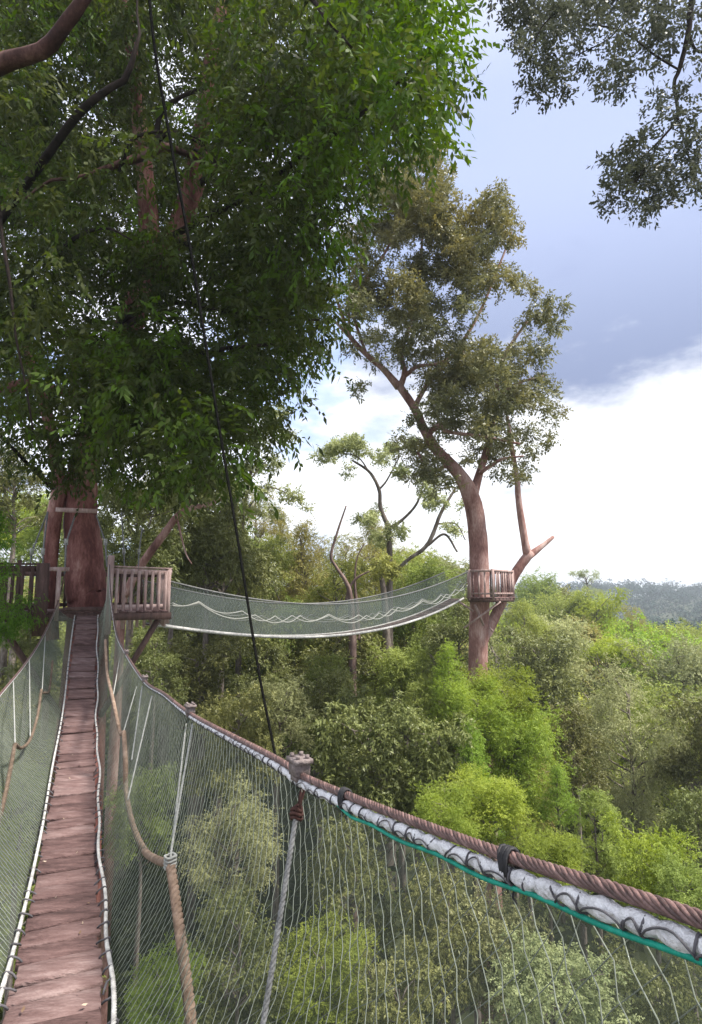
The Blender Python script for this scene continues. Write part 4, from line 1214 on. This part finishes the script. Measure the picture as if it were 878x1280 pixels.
def fallen_leaves():
    rng = np.random.default_rng(77)
    V, Fc = [], []
    for _ in range(30):
        u = rng.uniform(1.8, 8); v = VC + rng.uniform(-.16, .16) * (1 if rng.random() < .4 else np.sign(rng.normal()) * rng.uniform(.7, 1) / .5 * .5)
        c = np.array([u, np.clip(v, VC - .165, VC + .165), deck_z(u) + .006]); a = rng.uniform(0, 6.28); l = rng.uniform(.006, .016); w = l * .45
        d = np.array([math.cos(a), math.sin(a), 0]); e = np.array([-math.sin(a), math.cos(a), 0]); k = len(V)
        for p in (c - d * l, c + e * w + (0, 0, .004), c + d * l + (0, 0, .008), c - e * w):
            V.append(W(p)[0])
        Fc.append([k, k + 1, k + 2, k + 3])
    o = link(bpy.data.objects.new('fallen_leaves', np_mesh('fallen_leaves', np.array(V), np.array(Fc), M['dead_leaf'])))
    tag(o, 'small dry leaves scattered on the reddish planks', 'fallen leaves', kind='stuff')


fallen_leaves()


# ------------------------------------------------------------------ near platform round the large tree
def near_platform():
    rng = np.random.default_rng(88)
    root = empty('tree_platform', bw(12.9, -.1, -.42))
    inv = np.array(root.location)
    tag(root, 'near wooden platform with slatted railing round the large red trunk', 'platform')
    fl = -.36
    w3 = lambda u, v, z: bw(u, v, z) - inv
    b = MB()
    for v in np.arange(-1.6, 1.35, .145):
        for u0, u1 in (((11.82, 14.4),) if abs(v - .0) > .52 else ((11.82, 12.45), (13.5, 14.4))):
            b.bar(w3(u0, v, fl), w3(u1, v, fl), .135, .03)
    b.build('deck', M['plank'], root)
    for u in (11.86, 13.0, 14.3):
        b = MB(); b.bar(w3(u, -1.7, fl - .085), w3(u, 1.42, fl - .085), .09, .13); b.build('beam', M['dark_wood'], root)
    b = MB(); b.bar(w3(11.80, -.42, fl + .06), w3(11.80, .24, fl + .06), .08, .07); b.build('threshold', M['dark_wood'], root)
    A, B = (11.80, .30), (12.55, 1.42)

    def post(u, v, z0, z1, w, mat='rail_wood', name='post'):
        m = MB(); m.bar(w3(u, v, z0), w3(u, v, z1), w, w, tuple(BD)); return m.build(name, M[mat], root)

    def railing(P0, P1, n, mat, z0=-.66, z1=.42, skip=0):
        P0 = np.array(P0, float); P1 = np.array(P1, float)
        m = MB(); m.bar(w3(*P0, z1 - .035), w3(*(P1 + (P1 - P0) * .06), z1 - .035), .045, .10)
        m.bar(w3(*(P0 + .03), z1 + .045), w3(*(P1 + .03), z1 + .045), .10, .03)
        m.bar(w3(*P0, fl + .09), w3(*P1, fl + .09), .04, .075)
        rl = m.build('railing', M[mat], root)
        dv = unit(np.array([P1[1] - P0[1], -(P1[0] - P0[0])]))
        for k in range(n):
            t = (k + .6) / n; q = P0 + (P1 - P0) * t + np.array([-.045, .0])
            m = MB(); zz = z0 + rng.normal() * .025
            m.bar(w3(*q, zz), w3(*q, z1 - .02), .055, .025, tuple(BD)); m.build('baluster', M[mat], rl)
    post(11.78, .32, -.75, .66, .11)
    railing((11.82, .36), B, 8, 'rail_wood')
    post(B[0], B[1], -.62, .46, .10)
    railing(B, (14.35, 1.42), 7, 'rail_wood')
    post(14.35, 1.42, -.6, .46, .09)
    railing((14.4, 1.42), (14.4, -1.7), 14, 'dark_wood', -.45)
    post(11.80, -.52, -.5, .40, .07)
    post(11.84, -.78, -.75, .5, .2, 'dark_wood', 'board_post')
    m = MB(); m.bar(w3(11.8, -.8, .40), w3(11.8, -.36, .40), .05, .07); m.build('short_rail', M['rail_wood'], root)
    railing((11.86, -.85), (12.0, -1.75), 6, 'dark_wood', -.55, .44)
    post(12.0, -1.75, -.6, .6, .1, 'dark_wood')
    post(11.88, -1.15, -.6, .55, .06, 'dark_wood')
    railing((12.0, -1.75), (14.4, -1.72), 9, 'dark_wood', -.5)
    # plank nailed across both stems, above
    m = MB(); m.bar(atz(70, 637, 12.1) - inv, atz(122, 639, 12.3) - inv, .05, .085); m.build('cross_plank', M['rail_wood'], root)
    # diagonal struts down to the trunk
    for v in (-1.4, 1.2):
        m = MB(); m.bar(w3(11.95, v, fl - .15), w3(12.85, v * .25, fl - 2.0), .08, .08); m.build('strut', M['dark_wood'], root)
    # stay cables from the trunk to the handrails
    for a, c, d in (((94, 645, 12.5), (83, 678, 11.6), (81, 717, 11.0)), ((121, 645, 12.5), (132, 678, 11.5), (134, 708, 10.95)), ((60, 640, 12.4), (40, 690, 11.6), (37, 715, 11.6)), ((60, 640, 12.4), (54, 690, 11.6), (54, 706, 11.6)),
                    ((178, 660, 14.5), (174, 690, 13.8), (173, 712, 13.3)), ((152, 640, 14.5), (155, 690, 13.8), (156, 712, 13.2))):
        m = MB(); P = [atz(*q) - inv for q in (a, c, d)]
        m.tube(np.array(P), .016, 6); cb = m.build('stay_cable', M['grey_rope'], root, True)
        m = MB(); m.tube(np.array([P[1] + (0, 0, .07), P[1] + (0, 0, -.05)]), .035, 7); m.build('turnbuckle', M['pale_rope'], cb, True)


near_platform()


# ------------------------------------------------------------------ second footbridge
def second_bridge():
    rng = np.random.default_rng(99)
    A = atz(204, 755, 12.75); Bp = atz(586, 735, 20.6)
    A2, B2 = A[:2], Bp[:2]
    root = empty('rope_bridge', (*((A2 + B2) / 2), EYE - 1))
    inv = np.array(root.location)
    tag(root, 'far sagging rope footbridge with grey net sides leading to the far platform', 'rope bridge')
    dr = unit(B2 - A2); nr = np.array([dr[1], -dr[0]])            # towards the camera side

    def zline(pts):
        s, z = [], []
        for px, py in pts:
            # where the sight line meets the vertical plane of the bridge side
            d = ray(px, py); t = ((A2 - CAM[:2]) @ nr) / (d[:2] @ nr); P = CAM + d * t
            s.append((P[:2] - A2) @ dr); z.append(P[2])
        return np.array(s), np.array(z)
    L = np.linalg.norm(B2 - A2)
    n = 120; S = np.linspace(0, L, n)
    st, zt = zline([(204, 724), (250, 736), (300, 746), (350, 752), (400, 755), (440, 754), (500, 745), (545, 731), (588, 713)])
    sb, zb = zline([(204, 781), (250, 789), (300, 793), (350, 796), (400, 797), (440, 793), (500, 784), (545, 768), (588, 747)])
    ft = np.polyval(np.polyfit(st, zt, 4), S); fb = np.polyval(np.polyfit(sb, zb, 4), S)

    def line(S, z, off):
        P = A2 + dr * S[:, None] + nr * off
        return np.hstack([P, z[:, None]]) - inv
    mid = ft * .5 + fb * .5
    for off in (.0, -1.0):
        sg = 1 if off == 0 else -1
        top, bot = line(S, ft, off + .0), line(S, fb, off - sg * .22)
        m = 7; t = np.linspace(0, 1, m)[None, :, None]
        G = top[:, None] * (1 - t) + bot[:, None] * t
        V = G.reshape(-1, 3); i = np.arange(n - 1)[:, None] * m + np.arange(m - 1)[None]
        f = np.stack([i, i + 1, i + m + 1, i + m], -1).reshape(-1, 4)
        sh = link(bpy.data.objects.new('side_net', np_mesh('side_net', V, f, M['netting2'], True)), root)
        mb = MB()
        for k in range(0, n):
            P = np.array([G[min(n - 1, max(0, k + (1 if j % 2 else 0))), j] for j in range(m)]); mb.tube(P, .0022, 3)
        mb.build('net_cord', M['strand'], sh)
        mb = MB(); mb.tube(top, .019, 6); mb.build('handrail_cable', M['grey_rope'], root, True)
        mb = MB(); mb.tube(bot + np.array([0, 0, .0]), .038 if off == 0 else .03, 7); mb.build('edge_rope', M['edge_rope'], root, True)
        # slack crossing hand ropes
        ns = 300; s2 = np.linspace(.2, L - .1, ns)
        for per, ph, amp, lift in ((.95, 0, .15, .12), (1.27, .8, .17, .10)):
            per *= 1 if off == 0 else 1.15
            zz = np.interp(s2, S, mid) + lift - amp * np.abs(np.sin(math.pi * (s2 + .12 * np.sin(s2 * 1.9)) / per + ph)) + .045 * np.sin(s2 * 1.7 + ph)
            mb = MB(); mb.tube(line(s2, zz, off + (.03 if off == 0 else .84)), .0115, 6); mb.build('hand_rope', M['pale_rope'], root, True)
    # planks
    mb = MB()
    for s in np.arange(.05, L - .1, .2):
        z = np.interp(s, S, fb) - .01
        c = np.array([*(A2 + dr * s - nr * .5), z]) - inv
        a = np.array([*nr, 0]); x = unit(np.array([*dr, (np.interp(s + .1, S, fb) - np.interp(s - .1, S, fb)) / .2]))
        mb.box(c, (.25, .09, .014), np.array([a, x, np.cross(a, x)]))
    mb.build('plank_deck', M['plank'], root)


second_bridge()


# ------------------------------------------------------------------ far platform
def far_platform():
    rng = np.random.default_rng(111)
    zf = atz(600, 748, 20.4)[2]; zr = atz(600, 713, 20.4)[2]
    c = atz(613, 748, 20.9)
    root = empty('tree_platform', (c[0], c[1], zf))
    inv = np.array(root.location)
    tag(root, 'far wooden platform with slatted railing high on the leaning tree', 'platform')
    hx, x0 = .82, None
    # corner points (plan), seen from the camera: left-front, front corner, right, back
    P = {k: atz(*v)[:2] for k, v in {'lf': (588, 745, 20.4), 'fc': (617, 748, 19.9), 'rt': (642, 745, 21.1), 'rb': (632, 742, 22.4), 'lb': (586, 742, 22.2)}.items()}
    order = ['lf', 'fc', 'rt', 'rb', 'lb']
    cen = sum(P.values()) / 5
    mb = MB()
    # floor boards across the polygon outline
    ring = np.array([P[k] for k in order])
    ax = unit(P['rt'] - P['lf']); ay = np.array([-ax[1], ax[0]])
    q = (ring - cen) @ np.array([ax, ay]).T
    for y in np.arange(q[:, 1].min() + .05, q[:, 1].max(), .13):
        xs = []
        for i in range(5):
            a, b = q[i], q[(i + 1) % 5]
            if (a[1] - y) * (b[1] - y) < 0: xs.append(a[0] + (b[0] - a[0]) * (y - a[1]) / (b[1] - a[1]))
        if len(xs) == 2:
            p0, p1 = [np.array([*(cen + ax * (x + sgn * .06) + ay * y), zf + .02]) - inv for x, sgn in ((min(xs), -1), (max(xs), 1))]
            mb.bar(p0, p1, .12, .03)
    mb.build('deck', M['plank'], root)
    for i in range(5):
        a, b = P[order[i]], P[order[(i + 1) % 5]]
        p = lambda q, z: np.array([*q, z]) - inv
        m = MB(); m.bar(p(a, zf - .06), p(b, zf - .06), .06, .12); m.build('beam', M['dark_wood'], root)
        m = MB(); m.bar(p(a, zf - .06), p(a, zr + .03), .075, .075, (0, 1, 0)); m.build('post', M['rail_wood'], root)
        if order[i] == 'lb': continue
        m = MB(); m.bar(p(a, zr - .02), p(b, zr - .02), .05, .08); m.bar(p(a, zf + .16), p(b, zf + .16), .04, .06)
        rl = m.build('railing', M['rail_wood'], root)
        nb = max(4, int(np.linalg.norm(b - a) / .17))
        for k in range(nb):
            qq = a + (b - a) * (k + .6) / nb
            m = MB(); m.bar(p(qq, zf + .05), p(qq, zr - .05 + rng.normal() * .015), .05, .025, (0, 1, 0)); m.build('baluster', M['rail_wood' if k % 3 else 'plank'], rl)
    # crossed struts below
    for a, b in (((580, 785, 20.5), (626, 752, 20.2)), ((594, 756, 20.35), (605, 782, 20.6)), ((574, 752, 20.5), (592, 764, 20.6)), ((612, 784, 20.9), (617, 790, 20.9))):
        m = MB(); m.bar(atz(*a) - inv, atz(*b) - inv, .06, .06); m.build('strut', M['rail_wood'], root)


far_platform()


# ------------------------------------------------------------------ loose cables and vines
def cable(name, pts, mat, label, cat):
    P = np.array([(*atz(a, b, z), w * z / F / 2) for a, b, z, w in pts]); o0 = P[0, :3].copy()
    P[:, :3] -= o0
    q = spline(P, 60); mb = MB(); mb.tube(q[:, :3], np.maximum(q[:, 3], .004), 7)
    o = mb.build(name, M[mat], None, True); o.location = Vector(o0.tolist())
    tag(o, label, cat)


_t = along(RR, 2.15)
_tp = W(_t)[0]; _Zt = float(_tp[1])
cable('stay_cable', [(346, 952, _Zt + .02, 3.20), (322, 830, 2.9, 3.36), (300, 690, 3.6, 3.52), (276, 545, 4.3, 3.68), (255, 415, 4.9, 4.00), (238, 310, 5.3, 4.16), (214, 180, 5.7, 4.32), (195, 70, 6.0, 4.48), (186, -10, 6.2, 4.48), (176, -120, 6.5, 4.48)],
      'black_cable', 'long black cable slanting from the crown down to the handrail', 'cable')
cable('hanging_vine', [(-6, 200, 8, 3), (2, 290, 8, 5), (12, 350, 8, 4.5), (20, 420, 8, 3), (32, 480, 8, 3), (42, 540, 8.2, 2.5)], 'twig', 'thin dark vine hanging down the left edge through the crown', 'vine')

# ------------------------------------------------------------------ sky, sun, air, camera
SUN_EL, SUN_AZ = math.radians(58), math.radians(105)      # azimuth clockwise from straight ahead (+Y)
w = bpy.data.worlds.new('World'); scene.world = w; w.use_nodes = True
nt = w.node_tree; nt.nodes.clear()
out = N(nt, 'ShaderNodeOutputWorld'); bg = N(nt, 'ShaderNodeBackground'); bg.inputs[1].default_value = .085
sky = N(nt, 'ShaderNodeTexSky', sky_type='NISHITA'); sky.sun_disc = False
sky.sun_elevation = SUN_EL; sky.sun_rotation = SUN_AZ; sky.air_density = 1.0; sky.dust_density = 2.0
tc = N(nt, 'ShaderNodeTexCoord'); sx = N(nt, 'ShaderNodeSeparateXYZ'); nt.links.new(tc.outputs['Generated'], sx.inputs[0])


def math_(op, a, b=None, c=None, clamp=False):
    n = N(nt, 'ShaderNodeMath', operation=op); n.use_clamp = clamp
    for i, q in enumerate((a, b, c)):
        if q is None: continue
        if isinstance(q, (int, float)): n.inputs[i].default_value = q
        else: nt.links.new(q, n.inputs[i])
    return n.outputs[0]


def noise(scale, detail=5, rough=.55, stretch=(1, 1, 2.2), off=(0, 0, 0)):
    mp = N(nt, 'ShaderNodeMapping'); mp.inputs['Scale'].default_value = stretch; mp.inputs['Location'].default_value = off
    nt.links.new(tc.outputs['Generated'], mp.inputs[0])
    n = N(nt, 'ShaderNodeTexNoise'); n.inputs['Scale'].default_value = scale; n.inputs['Detail'].default_value = detail; n.inputs['Roughness'].default_value = rough
    nt.links.new(mp.outputs[0], n.inputs['Vector']); return n.outputs['Fac']


def mrange(x, a, b, c, d, smooth=True):
    m = N(nt, 'ShaderNodeMapRange'); m.interpolation_type = 'SMOOTHSTEP' if smooth else 'LINEAR'
    nt.links.new(x, m.inputs[0])
    for i, q in enumerate((a, b, c, d)): m.inputs[i + 1].default_value = q
    return m.outputs[0]


def mixc(fac, a, b):
    m = N(nt, 'ShaderNodeMix', data_type='RGBA')
    nt.links.new(fac, m.inputs[0])
    for i, q in ((6, a), (7, b)):
        if isinstance(q, tuple): m.inputs[i].default_value = (*q, 1)
        else: nt.links.new(q, m.inputs[i])
    return m.outputs[2]


zup = sx.outputs['Z']; xr = sx.outputs['X']
n1 = noise(2.6, 6, .55, (1, 1, 2.4), (3.1, .4, 0))
n2 = noise(7.0, 6, .6, (1, 1, 2.0), (0, 1.7, 2))
n3 = noise(4.2, 7, .6, (1, 1, 2.6), (9, 3, 1))
edge = math_('ADD', zup, math_('MULTIPLY', math_('SUBTRACT', n1, .5), .28))
edge = math_('ADD', edge, math_('MULTIPLY', math_('SUBTRACT', n2, .5), .13))
edge = math_('ADD', edge, math_('MULTIPLY', math_('SUBTRACT', xr, .38), .16))   # the bank climbs towards the left
up = mrange(edge, .272, .358, 0, 1)                                # 0 in the bright bank, 1 in the grey-blue cloud above
grad = mrange(zup, .28, .60, 0, 1)
cloud = mixc(grad, (2.3, 2.75, 4.3), (4.6, 5.3, 7.6))
cloud = mixc(mrange(zup, .66, .85, 0, 1), cloud, (9.5, 9.6, 10.0))
cloud = mixc(mrange(n3, .5, .8, 0, .45), cloud, (2.9, 3.4, 5.4))
bank = mixc(mrange(n3, .48, .78, 0, 1), (10.5, 10.6, 10.9), (5.0, 5.4, 6.3))
clouds = mixc(up, bank, cloud)
left = mrange(xr, -.12, .06, .85, 0)                              # bright overcast behind the large tree
clouds = mixc(left, clouds, (11.0, 11.3, 12.2))
gap = mrange(noise(3.4, 5, .6, (1, 1, 2), (7, 2, 5)), .50, .62, 0, .75)
gapm = math_('MULTIPLY', gap, mrange(xr, -.1, .25, 1, 0))
final = mixc(gapm, clouds, (3.2, 4.9, 8.6))
mixsky = N(nt, 'ShaderNodeMix', data_type='RGBA'); mixsky.inputs[0].default_value = .9
nt.links.new(sky.outputs[0], mixsky.inputs[6]); nt.links.new(final, mixsky.inputs[7])
nt.links.new(mixsky.outputs[2], bg.inputs[0]); nt.links.new(bg.outputs[0], out.inputs[0])

sun = bpy.data.lights.new('sun', 'SUN'); sun.energy = 5.0; sun.angle = math.radians(9); sun.color = (1, .95, .87)
so = link(bpy.data.objects.new('sun', sun))
d = Vector((math.sin(SUN_AZ) * math.cos(SUN_EL), math.cos(SUN_AZ) * math.cos(SUN_EL), math.sin(SUN_EL)))
so.rotation_euler = d.to_track_quat('Z', 'Y').to_euler()
so.location = (0, 0, 80)

HAZE = .00055
if HAZE:
    mb = MB(); mb.box((0, 1200, 25.5), (2300, 1450, 38.5))
    m, hnt, hout = newmat('haze_air')
    pv = N(hnt, 'ShaderNodeVolumePrincipled'); pv.inputs['Color'].default_value = (.84, .91, 1.0, 1)
    pv.inputs['Density'].default_value = HAZE; pv.inputs['Anisotropy'].default_value = .2
    hnt.links.new(pv.outputs[0], hout.inputs['Volume'])
    o = mb.build('haze', m); tag(o, kind='stuff')

cam = bpy.data.cameras.new('camera'); cam.sensor_fit = 'VERTICAL'; cam.sensor_height = 36; cam.sensor_width = 36 * 878 / 1280
cam.lens = 36 * F / 1280; cam.clip_start = .05; cam.clip_end = 6000
co = link(bpy.data.objects.new('camera', cam)); co.location = (0, 0, EYE); co.rotation_euler = (math.pi / 2 + PITCH, 0, 0)
scene.camera = co

scene.view_settings.view_transform = 'Standard'; scene.view_settings.look = 'None'
scene.view_settings.exposure = .8; scene.view_settings.gamma = 1
c = scene.cycles
c.max_bounces = 6; c.diffuse_bounces = 3; c.transmission_bounces = 4; c.transparent_max_bounces = 12; c.volume_bounces = 0; c.glossy_bounces = 2
c.use_denoising = True
